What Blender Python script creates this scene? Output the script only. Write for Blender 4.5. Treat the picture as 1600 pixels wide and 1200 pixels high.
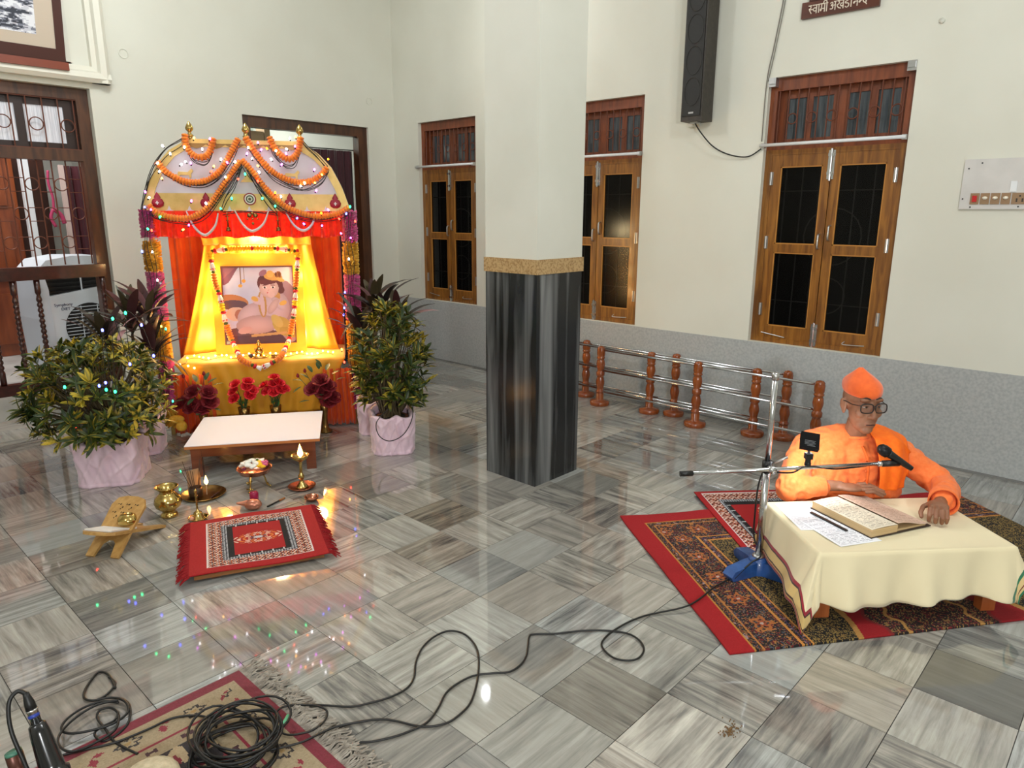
import bpy, math, random
import numpy as np
from mathutils import Vector, Matrix

for o in list(bpy.data.objects): bpy.data.objects.remove(o, do_unlink=True)
SC = bpy.context.scene
COL = SC.collection
R_ = math.radians

# ------------------------------------------------------------------ camera
H = 1.6                                    # camera height above the floor (m)
RM = np.array([[0.68267768, 0.16994689, -0.71068223],
               [-0.73071166, 0.16331436, -0.66286415],
               [0.00341291, 0.97182636, 0.23567324]])      # camera axes in world
FPX = 1104.0                               # focal length in pixels of a 1600 px wide frame
cam = bpy.data.cameras.new('camera'); cam.sensor_width = 36.0; cam.lens = FPX / 1600 * 36
cam.clip_start = 0.05; cam.clip_end = 100
camo = bpy.data.objects.new('camera', cam); COL.objects.link(camo)
m4 = Matrix.Identity(4)
for i in range(3):
    for j in range(3): m4[i][j] = RM[i][j]
m4[2][3] = H
camo.matrix_world = m4
SC.camera = camo

# ------------------------------------------------------------------ world, large lights, exposure
SC.view_settings.view_transform = 'Standard'
SC.view_settings.look = 'None'
SC.view_settings.gamma = 1.0
SC.view_settings.use_curve_mapping = False
SC.view_settings.exposure = 0.12
wd = bpy.data.worlds.new('night'); SC.world = wd; wd.use_nodes = True
wd.node_tree.nodes['Background'].inputs[0].default_value = (0.010, 0.012, 0.018, 1)
wd.node_tree.nodes['Background'].inputs[1].default_value = 0.6

def light(name, kind, loc, energy, color=(1, 1, 1), size=0.1, size_y=None, aim=None, spot=None):
    l = bpy.data.lights.new(name, kind); l.energy = energy; l.color = color
    if kind == 'AREA':
        l.size = size
        if size_y: l.shape = 'RECTANGLE'; l.size_y = size_y
    else: l.shadow_soft_size = size
    if spot: l.spot_size = R_(spot); l.spot_blend = 0.5
    o = bpy.data.objects.new(name, l); COL.objects.link(o); o.location = loc
    if aim is not None:
        o.rotation_euler = (Vector(aim) - Vector(loc)).to_track_quat('-Z', 'Y').to_euler()
    return o
WL = (.955, .985, 1.0)
light('ceiling_lamp', 'POINT', (1.7, 4.6, 3.85), 78, WL, .25)
light('ceiling_lamp', 'POINT', (2.5, 0.2, 3.45), 78, WL, .25)
light('ceiling_lamp', 'POINT', (-1.8, 0.9, 3.45), 118, WL, .25)
light('wall_lamp', 'POINT', (4.5, 4.53, 3.25), 14, WL, .04)
light('hall_flood_lamp', 'AREA', (-0.6, -1.6, 1.75), 72, (.97, .99, 1.), 0.14, .14, aim=(4.6, 2.0, 0.7))
light('next_room_tube', 'AREA', (1.2, 7.6, 3.2), 50, (.97, .98, 1.), 1.2, .3, aim=(1.2, 7.6, 0))
light('back_room_tube', 'AREA', (3.6, 8.6, 3.2), 36, (.95, 1.0, .97), 1.0, .3, aim=(3.6, 8.6, 0))

# ------------------------------------------------------------------ helpers
def floor_pt(px, py, z=0.0):
    "point of the floor (or of a level z) that the survey pixel shows"
    d = RM @ np.array([px - 800., 600. - py, -FPX]); t = (z - H) / d[2]
    return (t * d[0], t * d[1], z)

def lin(c):
    return tuple(((x / 255) / 12.92 if x / 255 <= .04045 else ((x / 255 + .055) / 1.055) ** 2.4) for x in c)

MATS = {}
def mat(name, col, rough=.5, metal=0., col2=None, scale=20., stretch=(1, 1, 1), bump=0., coat=0., emit=None, estr=0.,
        trans=0., detail=4., ramp=(.35, .65), spec=.5, sheen=0., alpha=1., world=False, dist=0., sss=0.):
    if name in MATS: return MATS[name]
    m = bpy.data.materials.new(name); m.use_nodes = True; nt = m.node_tree; N = nt.nodes; L = nt.links
    b = N['Principled BSDF']
    b.inputs['Base Color'].default_value = (*lin(col), 1); b.inputs['Roughness'].default_value = rough
    b.inputs['Metallic'].default_value = metal; b.inputs['Specular IOR Level'].default_value = spec
    b.inputs['Coat Weight'].default_value = coat; b.inputs['Coat Roughness'].default_value = .1
    b.inputs['Sheen Weight'].default_value = sheen; b.inputs['Transmission Weight'].default_value = trans
    b.inputs['Alpha'].default_value = alpha
    if sss: b.inputs['Subsurface Weight'].default_value = sss; b.inputs['Subsurface Radius'].default_value = (.01, .004, .002)
    if emit: b.inputs['Emission Color'].default_value = (*lin(emit), 1); b.inputs['Emission Strength'].default_value = estr
    if col2 or bump:
        tc = N.new('ShaderNodeTexCoord'); mp = N.new('ShaderNodeMapping'); nz = N.new('ShaderNodeTexNoise')
        if world:
            g = N.new('ShaderNodeNewGeometry'); L.new(g.outputs['Position'], mp.inputs['Vector'])
        else: L.new(tc.outputs['Object'], mp.inputs['Vector'])
        mp.inputs['Scale'].default_value = stretch
        L.new(mp.outputs[0], nz.inputs['Vector']); nz.inputs['Scale'].default_value = scale
        nz.inputs['Detail'].default_value = detail; nz.inputs['Distortion'].default_value = dist
        if col2:
            r = N.new('ShaderNodeValToRGB'); L.new(nz.outputs['Fac'], r.inputs[0])
            r.color_ramp.elements[0].position = ramp[0]; r.color_ramp.elements[0].color = (*lin(col), 1)
            r.color_ramp.elements[1].position = ramp[1]; r.color_ramp.elements[1].color = (*lin(col2), 1)
            L.new(r.outputs[0], b.inputs['Base Color'])
        if bump:
            bp = N.new('ShaderNodeBump'); bp.inputs['Strength'].default_value = bump; bp.inputs['Distance'].default_value = .01
            L.new(nz.outputs['Fac'], bp.inputs['Height']); L.new(bp.outputs[0], b.inputs['Normal'])
    MATS[name] = m
    return m

def attr_mat(name, rough=.8, sheen=0., coat=0., bump=0.):
    "colours woven or printed into the surface, stored per face"
    m = mat(name, (255, 255, 255), rough, sheen=sheen, coat=coat)
    nt = m.node_tree
    a = nt.nodes.new('ShaderNodeVertexColor'); a.layer_name = 'Col'
    nt.links.new(a.outputs['Color'], nt.nodes['Principled BSDF'].inputs['Base Color'])
    if bump:
        tc = nt.nodes.new('ShaderNodeTexCoord'); nz = nt.nodes.new('ShaderNodeTexNoise'); nz.inputs['Scale'].default_value = 400
        nt.links.new(tc.outputs['Object'], nz.inputs['Vector'])
        bp = nt.nodes.new('ShaderNodeBump'); bp.inputs['Strength'].default_value = bump; bp.inputs['Distance'].default_value = .003
        nt.links.new(nz.outputs['Fac'], bp.inputs['Height']); nt.links.new(bp.outputs[0], nt.nodes['Principled BSDF'].inputs['Normal'])
    return m

class MB:
    "collects geometry for one mesh object"
    def __init__(s): s.v = []; s.f = []; s.mi = []
    def add(s, vs, fs, mi=0):
        k = len(s.v); s.v.extend([tuple(p) for p in vs]); s.f.extend([tuple(i + k for i in f) for f in fs]); s.mi.extend([mi] * len(fs)); return s
    def b(s, x0, x1, y0, y1, z0, z1, mi=0, M=None):
        vs = [Vector((x, y, z)) for z in (z0, z1) for y in (y0, y1) for x in (x0, x1)]
        if M: vs = [M @ v for v in vs]
        return s.add(vs, [(0, 2, 3, 1), (4, 5, 7, 6), (0, 1, 5, 4), (2, 6, 7, 3), (0, 4, 6, 2), (1, 3, 7, 5)], mi)
    def bar(s, p, q, w, h, mi=0, up=(0, 0, 1)):
        p = Vector(p); q = Vector(q); d = (q - p).normalized(); up = Vector(up)
        if abs(d.dot(up)) > .99: up = Vector((1, 0, 0))
        a = d.cross(up).normalized() * (w / 2); c = a.cross(d).normalized() * (h / 2)
        vs = [p - a - c, p + a - c, p + a + c, p - a + c, q - a - c, q + a - c, q + a + c, q - a + c]
        return s.add(vs, [(0, 1, 2, 3), (7, 6, 5, 4), (0, 4, 5, 1), (1, 5, 6, 2), (2, 6, 7, 3), (3, 7, 4, 0)], mi)
    def tube(s, pts, r, n=8, mi=0, closed=False, caps=True):
        P = [Vector(p) for p in pts]; k = len(P)
        rs = r if isinstance(r, (list, tuple)) else [r] * k
        vs = []; up = None
        for i in range(k):
            if closed: d = P[(i + 1) % k] - P[i - 1]
            else: d = P[min(i + 1, k - 1)] - P[max(i - 1, 0)]
            if d.length < 1e-9: d = Vector((0, 0, 1))
            d.normalize()
            if up is None: up = Vector((0, 0, 1)) if abs(d.z) < .9 else Vector((1, 0, 0))
            a = d.cross(up)
            if a.length < 1e-4: a = d.cross(Vector((1, .3, .2)))
            a.normalize(); c = a.cross(d).normalized(); up = c
            for j in range(n):
                t = 2 * math.pi * j / n
                vs.append(P[i] + (a * math.cos(t) + c * math.sin(t)) * rs[i])
        fs = []
        for i in range(k if closed else k - 1):
            for j in range(n):
                i2 = (i + 1) % k
                fs.append((i * n + j, i * n + (j + 1) % n, i2 * n + (j + 1) % n, i2 * n + j))
        if caps and not closed:
            fs.append(tuple(range(n - 1, -1, -1))); fs.append(tuple((k - 1) * n + j for j in range(n)))
        return s.add(vs, fs, mi)
    def lathe(s, prof, n=24, c=(0, 0, 0), mi=0, M=None, sx=1., sy=1., caps=True):
        vs = []
        for (r, z) in prof:
            for j in range(n):
                t = 2 * math.pi * j / n
                p = Vector((c[0] + r * math.cos(t) * sx, c[1] + r * math.sin(t) * sy, c[2] + z))
                vs.append(M @ p if M else p)
        fs = []
        for i in range(len(prof) - 1):
            for j in range(n): fs.append((i * n + j, i * n + (j + 1) % n, (i + 1) * n + (j + 1) % n, (i + 1) * n + j))
        if caps:
            fs.append(tuple(range(n - 1, -1, -1))); fs.append(tuple((len(prof) - 1) * n + j for j in range(n)))
        return s.add(vs, fs, mi)
    def ball(s, c, r, nu=12, nv=8, mi=0, M=None):
        if not isinstance(r, (tuple, list)): r = (r, r, r)
        c = Vector(c); vs = []
        for i in range(1, nv):
            a = math.pi * i / nv
            for j in range(nu):
                t = 2 * math.pi * j / nu
                p = Vector((r[0] * math.sin(a) * math.cos(t), r[1] * math.sin(a) * math.sin(t), r[2] * math.cos(a)))
                vs.append(c + (M @ p if M else p))
        top = Vector((0, 0, r[2])); k = len(vs)
        vs.append(c + (M @ top if M else top)); vs.append(c + (M @ -top if M else -top)); fs = []
        for i in range(nv - 2):
            for j in range(nu): fs.append((i * nu + j, (i + 1) * nu + j, (i + 1) * nu + (j + 1) % nu, i * nu + (j + 1) % nu))
        for j in range(nu):
            fs.append((k, j, (j + 1) % nu)); fs.append((k + 1, (nv - 2) * nu + (j + 1) % nu, (nv - 2) * nu + j))
        return s.add(vs, fs, mi)
    def prism(s, poly, d0, d1, M=None, mi=0):
        "polygon in local xy extruded along local z"
        n = len(poly); vs = [Vector((x, y, d0)) for x, y in poly] + [Vector((x, y, d1)) for x, y in poly]
        if M: vs = [M @ v for v in vs]
        fs = [tuple(range(n - 1, -1, -1)), tuple(range(n, 2 * n))]
        for i in range(n): fs.append((i, (i + 1) % n, n + (i + 1) % n, n + i))
        return s.add(vs, fs, mi)
    def sheet(s, fn, nu, nv, mi=0):
        vs = [fn(i / nu, j / nv) for j in range(nv + 1) for i in range(nu + 1)]
        fs = [(j * (nu + 1) + i, j * (nu + 1) + i + 1, (j + 1) * (nu + 1) + i + 1, (j + 1) * (nu + 1) + i) for j in range(nv) for i in range(nu)]
        return s.add(vs, fs, mi)
    def mesh(s, name, mats, smooth=False):
        me = bpy.data.meshes.new(name); me.from_pydata(s.v, [], s.f); me.validate(); me.update()
        for m in (mats if isinstance(mats, (list, tuple)) else [mats]): me.materials.append(m)
        if len(me.polygons) == len(s.mi): me.polygons.foreach_set('material_index', s.mi)
        if smooth: me.polygons.foreach_set('use_smooth', [True] * len(me.polygons))
        return me
    def build(s, name, mats, parent=None, smooth=False, loc=(0, 0, 0), rz=0., solid=0., sub=0, auto=None):
        o = link(name, s.mesh(name, mats, smooth or auto), parent, loc, rz)
        if auto: edge_split(o.data, auto)
        if solid: md = o.modifiers.new('Solidify', 'SOLIDIFY'); md.thickness = solid; md.offset = 0
        if sub: md = o.modifiers.new('Subsurf', 'SUBSURF'); md.levels = sub; md.render_levels = sub
        return o

def edge_split(me, ang):
    try: me.set_sharp_from_angle(angle=R_(ang))
    except Exception: pass

def link(name, data, parent=None, loc=(0, 0, 0), rz=0.):
    o = bpy.data.objects.new(name, data); COL.objects.link(o); o.location = loc
    o.rotation_euler = (0, 0, rz) if not isinstance(rz, tuple) else rz
    if parent: o.parent = parent
    return o
def tag(o, label, cat, group=None, kind=None):
    if label: o['label'] = label
    if cat: o['category'] = cat
    if group: o['group'] = group
    if kind: o['kind'] = kind
    return o
def thing(name, label, cat, loc=(0, 0, 0), rz=0., group=None):
    o = link(name, None, None, loc, rz); o.empty_display_size = .1
    return tag(o, label, cat, group)
def struct(o, label=None):
    o['kind'] = 'structure'
    if label: o['label'] = label
    return o
def copy_tree(o, parent=None):
    c = o.copy(); COL.objects.link(c); c.parent = parent
    for ch in o.children: copy_tree(ch, c)
    return c
def bake(o):
    "apply all modifiers of an object"
    dg = bpy.context.evaluated_depsgraph_get(); dg.update()
    me = bpy.data.meshes.new_from_object(o.evaluated_get(dg)); old = o.data
    o.modifiers.clear(); o.data = me
    me.name = old.name
    return o
def remesh(o, voxel, smooth=4, factor=.5):
    md = o.modifiers.new('Remesh', 'REMESH'); md.mode = 'VOXEL'; md.voxel_size = voxel
    md = o.modifiers.new('Smooth', 'SMOOTH'); md.iterations = smooth; md.factor = factor
    bake(o); o.data.polygons.foreach_set('use_smooth', [True] * len(o.data.polygons)); return o

def painted(name, w, h, res, fn, m, parent=None, loc=(0, 0, 0), rz=0., zfn=None, thick=0., M=None):
    "grid of faces (w along x, h along y) whose colours come from fn(X, Y) in metres"
    nu = max(2, int(round(w / res))); nv = max(2, int(round(h / res)))
    xs = np.linspace(0, w, nu + 1); ys = np.linspace(0, h, nv + 1)
    X, Y = np.meshgrid(xs, ys); Z = zfn(X, Y) if zfn else np.zeros_like(X)
    co = np.stack([X, Y, Z], -1).reshape(-1, 3)
    if M is not None: co = np.array([M @ Vector(c) for c in co])
    i = np.arange(nu)[None, :] + (nu + 1) * np.arange(nv)[:, None]
    f = np.stack([i, i + 1, i + nu + 2, i + nu + 1], -1).reshape(-1, 4)
    me = bpy.data.meshes.new(name)
    me.vertices.add(len(co)); me.vertices.foreach_set('co', co.ravel())
    me.loops.add(f.size); me.loops.foreach_set('vertex_index', f.ravel().astype(np.int32))
    me.polygons.add(len(f)); me.polygons.foreach_set('loop_start', (np.arange(len(f)) * 4).astype(np.int32))
    me.update(); me.validate()
    Xc = (X[:-1, :-1] + X[1:, 1:]) / 2; Yc = (Y[:-1, :-1] + Y[1:, 1:]) / 2
    rgb = fn(Xc, Yc).reshape(-1, 3) / 255.
    rgb = np.where(rgb <= .04045, rgb / 12.92, ((rgb + .055) / 1.055) ** 2.4)
    col = me.color_attributes.new('Col', 'FLOAT_COLOR', 'CORNER')
    c4 = np.concatenate([rgb, np.ones((len(rgb), 1))], 1).repeat(4, 0)
    col.data.foreach_set('color', c4.astype(np.float32).ravel())
    me.materials.append(m)
    me.polygons.foreach_set('use_smooth', [True] * len(me.polygons))
    o = link(name, me, parent, loc, rz)
    if thick: md = o.modifiers.new('Solidify', 'SOLIDIFY'); md.thickness = thick; md.offset = -1
    return o

def rgbmap(shape, col): a = np.zeros((*shape, 3)); a[:] = col; return a
def put(img, mask, col): img[mask] = col
def hashn(ix, iy, seed=0):
    n = (ix.astype(np.int64) * 374761393 + iy.astype(np.int64) * 668265263 + seed * 974711) & 0x7fffffff
    n = ((n ^ (n >> 13)) * 1274126177) & 0x7fffffff
    return (n ^ (n >> 16)) % 10007 / 10007.
def vnoise(X, Y, s, seed=0):
    x = X * s; y = Y * s; ix = np.floor(x); iy = np.floor(y); fx = x - ix; fy = y - iy
    fx = fx * fx * (3 - 2 * fx); fy = fy * fy * (3 - 2 * fy)
    a = hashn(ix, iy, seed); b = hashn(ix + 1, iy, seed); c = hashn(ix, iy + 1, seed); d = hashn(ix + 1, iy + 1, seed)
    return (a * (1 - fx) + b * fx) * (1 - fy) + (c * (1 - fx) + d * fx) * fy
def smooth_path(pts, n=8):
    "Catmull-Rom through points"
    P = [Vector(p) for p in pts]; out = []
    for i in range(len(P) - 1):
        p0 = P[max(i - 1, 0)]; p1 = P[i]; p2 = P[i + 1]; p3 = P[min(i + 2, len(P) - 1)]
        for k in range(n):
            t = k / n
            out.append(.5 * ((2 * p1) + (p2 - p0) * t + (2 * p0 - 5 * p1 + 4 * p2 - p3) * t * t + (3 * p1 - p0 - 3 * p2 + p3) * t ** 3))
    out.append(P[-1]); return out
def rect_mask(X, Y, x0, x1, y0, y1): return (X >= x0) & (X < x1) & (Y >= y0) & (Y < y1)

# ------------------------------------------------------------------ materials
PLASTER = mat('cream_plaster', (220, 220, 208), .75, col2=(214, 213, 200), scale=1.3, world=True, bump=.02)
PLASTERW = mat('pillar_plaster', (216, 216, 205), .7, col2=(209, 209, 197), scale=2, world=True)
DADO = mat('grey_dado_cement', (160, 164, 165), .42, col2=(177, 180, 179), scale=60, detail=10, world=True, bump=.05, ramp=(.34, .62))
TEAK = mat('teak_wood', (106, 62, 18), .35, col2=(150, 98, 36), scale=6, stretch=(6, 6, .6), detail=5, dist=.6, coat=.3, world=True)
TEAKD = mat('dark_transom_wood', (100, 46, 20), .4, col2=(130, 66, 32), scale=6, stretch=(5, 5, .8), dist=.5, coat=.2, world=True)
BROWN = mat('dark_brown_door_wood', (58, 32, 18), .42, col2=(88, 52, 28), scale=5, stretch=(5, 5, .7), dist=.5, coat=.2, world=True)
MAHOG = mat('dark_mahogany', (42, 16, 13), .3, col2=(62, 24, 18), scale=6, stretch=(4, 1, 4), coat=.4)
CHROME = mat('chrome_steel', (205, 207, 210), .18, 1.)
STEEL = mat('brushed_steel', (190, 190, 190), .3, 1.)
BRASS = mat('polished_brass', (204, 176, 108), .18, 1., col2=(186, 156, 88), scale=30)
BRASSD = mat('aged_brass', (156, 126, 74), .28, 1., col2=(130, 100, 56), scale=30)
COPPER = mat('copper', (186, 124, 98), .24, 1., col2=(160, 98, 74), scale=25)
BLACKM = mat('black_plastic', (16, 16, 17), .4)
BLACKR = mat('black_rubber_cable', (14, 14, 14), .45)
IRON = mat('brown_painted_iron', (104, 56, 38), .45, .2)
WHITEP = mat('white_plastic', (226, 228, 230), .35)
ORANGE = mat('orange_cotton', (240, 116, 52), .85, sheen=.1, col2=(244, 128, 64), scale=60, bump=.1)
# ------------------------------------------------------------------ floor: one-foot marble tiles
XR, YB, ZC = 5.11, 6.55, 4.15              # right wall, back wall, ceiling
XL, YF = -4.2, -3.8
PX, PY, OX, OY = .3075, .3043, .676, .4365
def marble_mat():
    m = bpy.data.materials.new('marble_tile'); m.use_nodes = True; nt = m.node_tree; N = nt.nodes; L = nt.links; b = N['Principled BSDF']
    def nd(t, **k):
        n = N.new(t)
        for a, v in k.items(): setattr(n, a, v)
        return n
    def mth(op, a, c=None, d=None):
        n = nd('ShaderNodeMath', operation=op)
        for i, v in enumerate((a, c, d)):
            if v is None: continue
            if isinstance(v, (int, float)): n.inputs[i].default_value = v
            else: L.new(v, n.inputs[i])
        return n.outputs[0]
    g = nd('ShaderNodeNewGeometry'); sp = nd('ShaderNodeSeparateXYZ'); L.new(g.outputs['Position'], sp.inputs[0])
    X, Y = sp.outputs[0], sp.outputs[1]
    cx = mth('FLOOR', mth('DIVIDE', mth('SUBTRACT', X, OX), PX)); cy = mth('FLOOR', mth('DIVIDE', mth('SUBTRACT', Y, OY), PY))
    cv = nd('ShaderNodeCombineXYZ'); L.new(cx, cv.inputs[0]); L.new(cy, cv.inputs[1])
    wn = nd('ShaderNodeTexWhiteNoise', noise_dimensions='3D'); L.new(cv.outputs[0], wn.inputs['Vector'])
    sc = nd('ShaderNodeSeparateColor'); L.new(wn.outputs['Color'], sc.inputs[0])
    r1, r2, r3 = sc.outputs[0], sc.outputs[1], sc.outputs[2]
    par = mth('MODULO', mth('ABSOLUTE', mth('ADD', cx, cy)), 2.0)
    flip = mth('GREATER_THAN', mth('ABSOLUTE', mth('SUBTRACT', par, mth('LESS_THAN', r3, .22))), .5)
    al = nd('ShaderNodeMix'); L.new(flip, al.inputs[0]); L.new(X, al.inputs[2]); L.new(Y, al.inputs[3])
    ac = nd('ShaderNodeMix'); L.new(flip, ac.inputs[0]); L.new(Y, ac.inputs[2]); L.new(X, ac.inputs[3])
    along, across = al.outputs[0], ac.outputs[0]
    def veins(ka, kc, det, dist, seed):
        v = nd('ShaderNodeCombineXYZ'); L.new(mth('MULTIPLY', along, ka), v.inputs[0]); L.new(mth('MULTIPLY', across, kc), v.inputs[1])
        L.new(mth('MULTIPLY_ADD', r1, 37., seed), v.inputs[2])
        n = nd('ShaderNodeTexNoise'); n.inputs['Scale'].default_value = 1.; n.inputs['Detail'].default_value = det; n.inputs['Distortion'].default_value = dist
        n.inputs['Roughness'].default_value = .6
        L.new(v.outputs[0], n.inputs['Vector']); return n.outputs['Fac']
    v1 = veins(2.4, 24., 7., .7, 0.); v2 = veins(4., 75., 6., .7, 11.); v3 = veins(5., 5., 6., 1., 5.)
    s = mth('ADD', mth('MULTIPLY', v1, .60), mth('ADD', mth('MULTIPLY', v2, .28), mth('MULTIPLY', v3, .15)))
    con = mth('MULTIPLY_ADD', r2, 1.45, .45)                       # some slabs are plain, some strongly veined
    s2 = mth('ADD', mth('MULTIPLY', mth('SUBTRACT', s, .5), con), .5)
    s3 = mth('ADD', s2, mth('MULTIPLY', mth('SUBTRACT', r1, .45), .20))
    rp = nd('ShaderNodeValToRGB'); L.new(s3, rp.inputs[0]); e = rp.color_ramp.elements
    e[0].position = .22; e[0].color = (*lin((78, 79, 82)), 1); e[1].position = .78; e[1].color = (*lin((196, 196, 191)), 1)
    for p, c in ((.36, (108, 107, 106)), (.46, (138, 136, 132)), (.56, (160, 158, 153)), (.66, (177, 176, 171))):
        q = e.new(p); q.color = (*lin(c), 1)
    hu = nd('ShaderNodeMix', data_type='RGBA', blend_type='MULTIPLY'); hu.inputs[0].default_value = 1.
    tr = nd('ShaderNodeValToRGB'); L.new(r3, tr.inputs[0]); te = tr.color_ramp.elements
    te[0].position = 0.; te[0].color = (*lin((240, 246, 250)), 1); te[1].position = 1.; te[1].color = (*lin((250, 243, 236)), 1)
    q = te.new(.5); q.color = (*lin((250, 249, 244)), 1)
    L.new(rp.outputs[0], hu.inputs[6]); L.new(tr.outputs[0], hu.inputs[7])
    oi = nd('ShaderNodeObjectInfo'); h2 = nd('ShaderNodeMix', data_type='RGBA', blend_type='MULTIPLY'); h2.inputs[0].default_value = 1.
    L.new(hu.outputs[2], h2.inputs[6]); L.new(oi.outputs['Color'], h2.inputs[7])
    L.new(h2.outputs[2], b.inputs['Base Color'])
    nr = nd('ShaderNodeTexNoise'); nr.inputs['Scale'].default_value = 2.5; nr.inputs['Detail'].default_value = 4.; L.new(g.outputs['Position'], nr.inputs['Vector'])
    L.new(mth('MULTIPLY_ADD', nr.outputs['Fac'], .05, .02), b.inputs['Roughness'])
    b.inputs['Specular IOR Level'].default_value = 1.0; b.inputs['Coat Weight'].default_value = .5; b.inputs['Coat Roughness'].default_value = .03
    return m
MARBLE = marble_mat()
GROUT = mat('grey_grout', (58, 55, 50), .8, col2=(44, 42, 39), scale=40, world=True)
fl = MB().b(XL, XR + .3, YF, YB, -.12, -.004).build('floor', GROUT)
struct(fl, 'polished floor of one-foot grey and white marble tiles')
def project(x, y, z):
    c = RM.T @ np.array([x, y, z - H]); return (800 + FPX * c[0] / -c[2], 600 - FPX * c[1] / -c[2], -c[2])
tiles = []
for i in range(-16, 16):
    for j in range(-14, 21):
        x0 = max(OX + i * PX, XL); x1 = min(OX + (i + 1) * PX, XR); y0 = max(OY + j * PY, YF); y1 = min(OY + (j + 1) * PY, YB)
        if x1 - x0 < .02 or y1 - y0 < .02: continue
        px, py, d = project((x0 + x1) / 2, (y0 + y1) / 2, 0)
        hidden = x0 >= 2.9 and x1 <= 3.5 and y0 > 2.6 and y1 < 3.1
        vis = d > .3 and -60 < px < 1660 and 520 < py < 1260 and not hidden
        tiles.append((-(1 / d ** 3 if vis else 0), i, j, x0, x1, y0, y1))
tiles.sort()
TM = MB().b(-PX / 2 + .0014, PX / 2 - .0014, -PY / 2 + .0014, PY / 2 - .0014, -.006, 0).mesh('tile', MARBLE)
TINT = {}
def tint(px, py, c):
    x, y, _ = floor_pt(px, py); TINT[(math.floor((x - OX) / PX), math.floor((y - OY) / PY))] = c
tint(1530, 1060, (.30, .30, .31)); tint(945, 1085, (.52, .49, .46)); tint(1075, 1130, (1.32, 1.33, 1.33)); tint(600, 858 - 45, (1.0, 1.02, 1.02))
tint(665, 860, (.80, .76, .72)); tint(700, 805, (.9, .87, .8)); tint(745, 1070, (.86, .87, .86)); tint(1220, 1060, (1.12, 1.13, 1.12))
tint(700, 765, (.98, .98, .96)); tint(1200, 700, (.8, .8, .8)); tint(970, 695, (.62, .62, .62)); tint(120, 880, (.72, .72, .72)); tint(330, 1020, (.74, .73, .73))
tint(1060, 940, (1.05, 1.06, 1.05)); tint(860, 1150, (.95, .94, .92)); tint(1330, 1060, (.98, .97, .93))
rest = MB(); n = 0
for k, i, j, x0, x1, y0, y1 in tiles:
    full = (x1 - x0) > PX * .98 and (y1 - y0) > PY * .98
    if k < 0 and n < 298:
        if full: o = link('tile', TM, fl, ((x0 + x1) / 2, (y0 + y1) / 2, 0))
        else: o = MB().b(x0 + .001, x1 - .001, y0 + .001, y1 - .001, -.006, 0).build('tile', MARBLE, fl)
        c = TINT.get((i, j), (1, 1, 1)); o.color = (*c, 1); n += 1
    else: rest.b(x0 + .001, x1 - .001, y0 + .001, y1 - .001, -.006, 0)
rt = rest.build('tile_field', MARBLE, fl); rt['kind'] = 'stuff'

# ------------------------------------------------------------------ walls
WIN = [(1.376, 2.311), (3.330, 4.265), (5.270, 6.145)]; WZ0, WZ1 = .66, 2.52; WT = .26
w = MB(); ys = [YF] + [v for p in WIN for v in p] + [YB + .3]
for k in range(0, len(ys), 2): w.b(XR, XR + WT, ys[k], ys[k + 1], 0, ZC)
for a, c in WIN: w.b(XR, XR + WT, a, c, 0, WZ0); w.b(XR, XR + WT, a, c, WZ1, ZC)
struct(w.build('wall_right', PLASTER), 'cream plaster wall with three wooden windows')
dd = MB().b(XR - .006, XR, YF, YB, 0, WZ0 - .002)
struct(dd.build('trim_1', DADO), 'blue-grey cement dado along the window wall')
sk = MB().b(XR - .020, XR - .006, YF, YB, 0, .012)
struct(sk.build('baseboard_right', mat('dado_foot_grey', (120, 120, 118), .6)), 'thin rough grey edge where the dado meets the floor')
D1 = (.45, 2.094, .19, 2.545); D2 = (3.355, 4.762, 0., 2.475)
w = MB(); BT = .24
w.b(XL, D1[0], YB, YB + BT, 0, ZC); w.b(D1[1], D2[0], YB, YB + BT, 0, ZC); w.b(D2[1], XR + .0, YB, YB + BT, 0, ZC)
w.b(D1[0], D1[1], YB, YB + BT, D1[3], ZC); w.b(D2[0], D2[1], YB, YB + BT, D2[3], ZC)
struct(w.build('wall_back', PLASTER), 'cream plaster wall behind the flower-decked shrine')
struct(MB().b(XL, 2.3, YB - .05, YB + .5, 0, D1[2]).build('trim_2', mat('step_marble', (158, 158, 154), .3, col2=(180, 180, 175), scale=6, world=True)), 'low grey marble step under the left doorway')
struct(MB().b(XL - .2, XL, YF, YB + .3, 0, ZC).build('wall_left', PLASTER))
struct(MB().b(XL, XR + .2, YF - .2, YF, 0, ZC).build('wall_front', PLASTER))
struct(MB().b(XL - .2, XR + .3, YF - .2, YB + .3, ZC, ZC + .15).build('ceiling', mat('white_ceiling', (226, 225, 218), .8)))
# pillar
PM = mat('streaked_black_marble', (22, 23, 25), .20, col2=(140, 142, 142), scale=1.0, stretch=(14, 14, .6), detail=10, dist=.6, world=True, ramp=(.43, .86), spec=.45)
GR = mat('speckled_tan_granite', (150, 118, 74), .35, col2=(184, 154, 108), scale=90, detail=4, world=True, ramp=(.4, .55))
pl = thing('pillar', None, None, (3.205, 2.815, 0)); del_keys = [k for k in ('label', 'category') if k in pl]
struct(pl, 'square cream pillar with black streaked marble base and tan granite band')
h = .203
MB().b(-h, h, -h, h, 1.34, ZC).build('shaft', PLASTERW, pl)
for nm, (a, c, e, f) in dict(w=(-h, -h + .02, -h, h), s=(-h + .02, h, -h, -h + .02), e=(h - .02, h, -h + .02, h), n=(-h + .02, h - .02, h - .02, h)).items():
    MB().b(a, c, e, f, 0, 1.262).build('marble_panel', PM, pl)
MB().b(-h - .008, h + .008, -h - .008, h + .008, 1.262, 1.345).build('granite_band', GR, pl)
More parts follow.
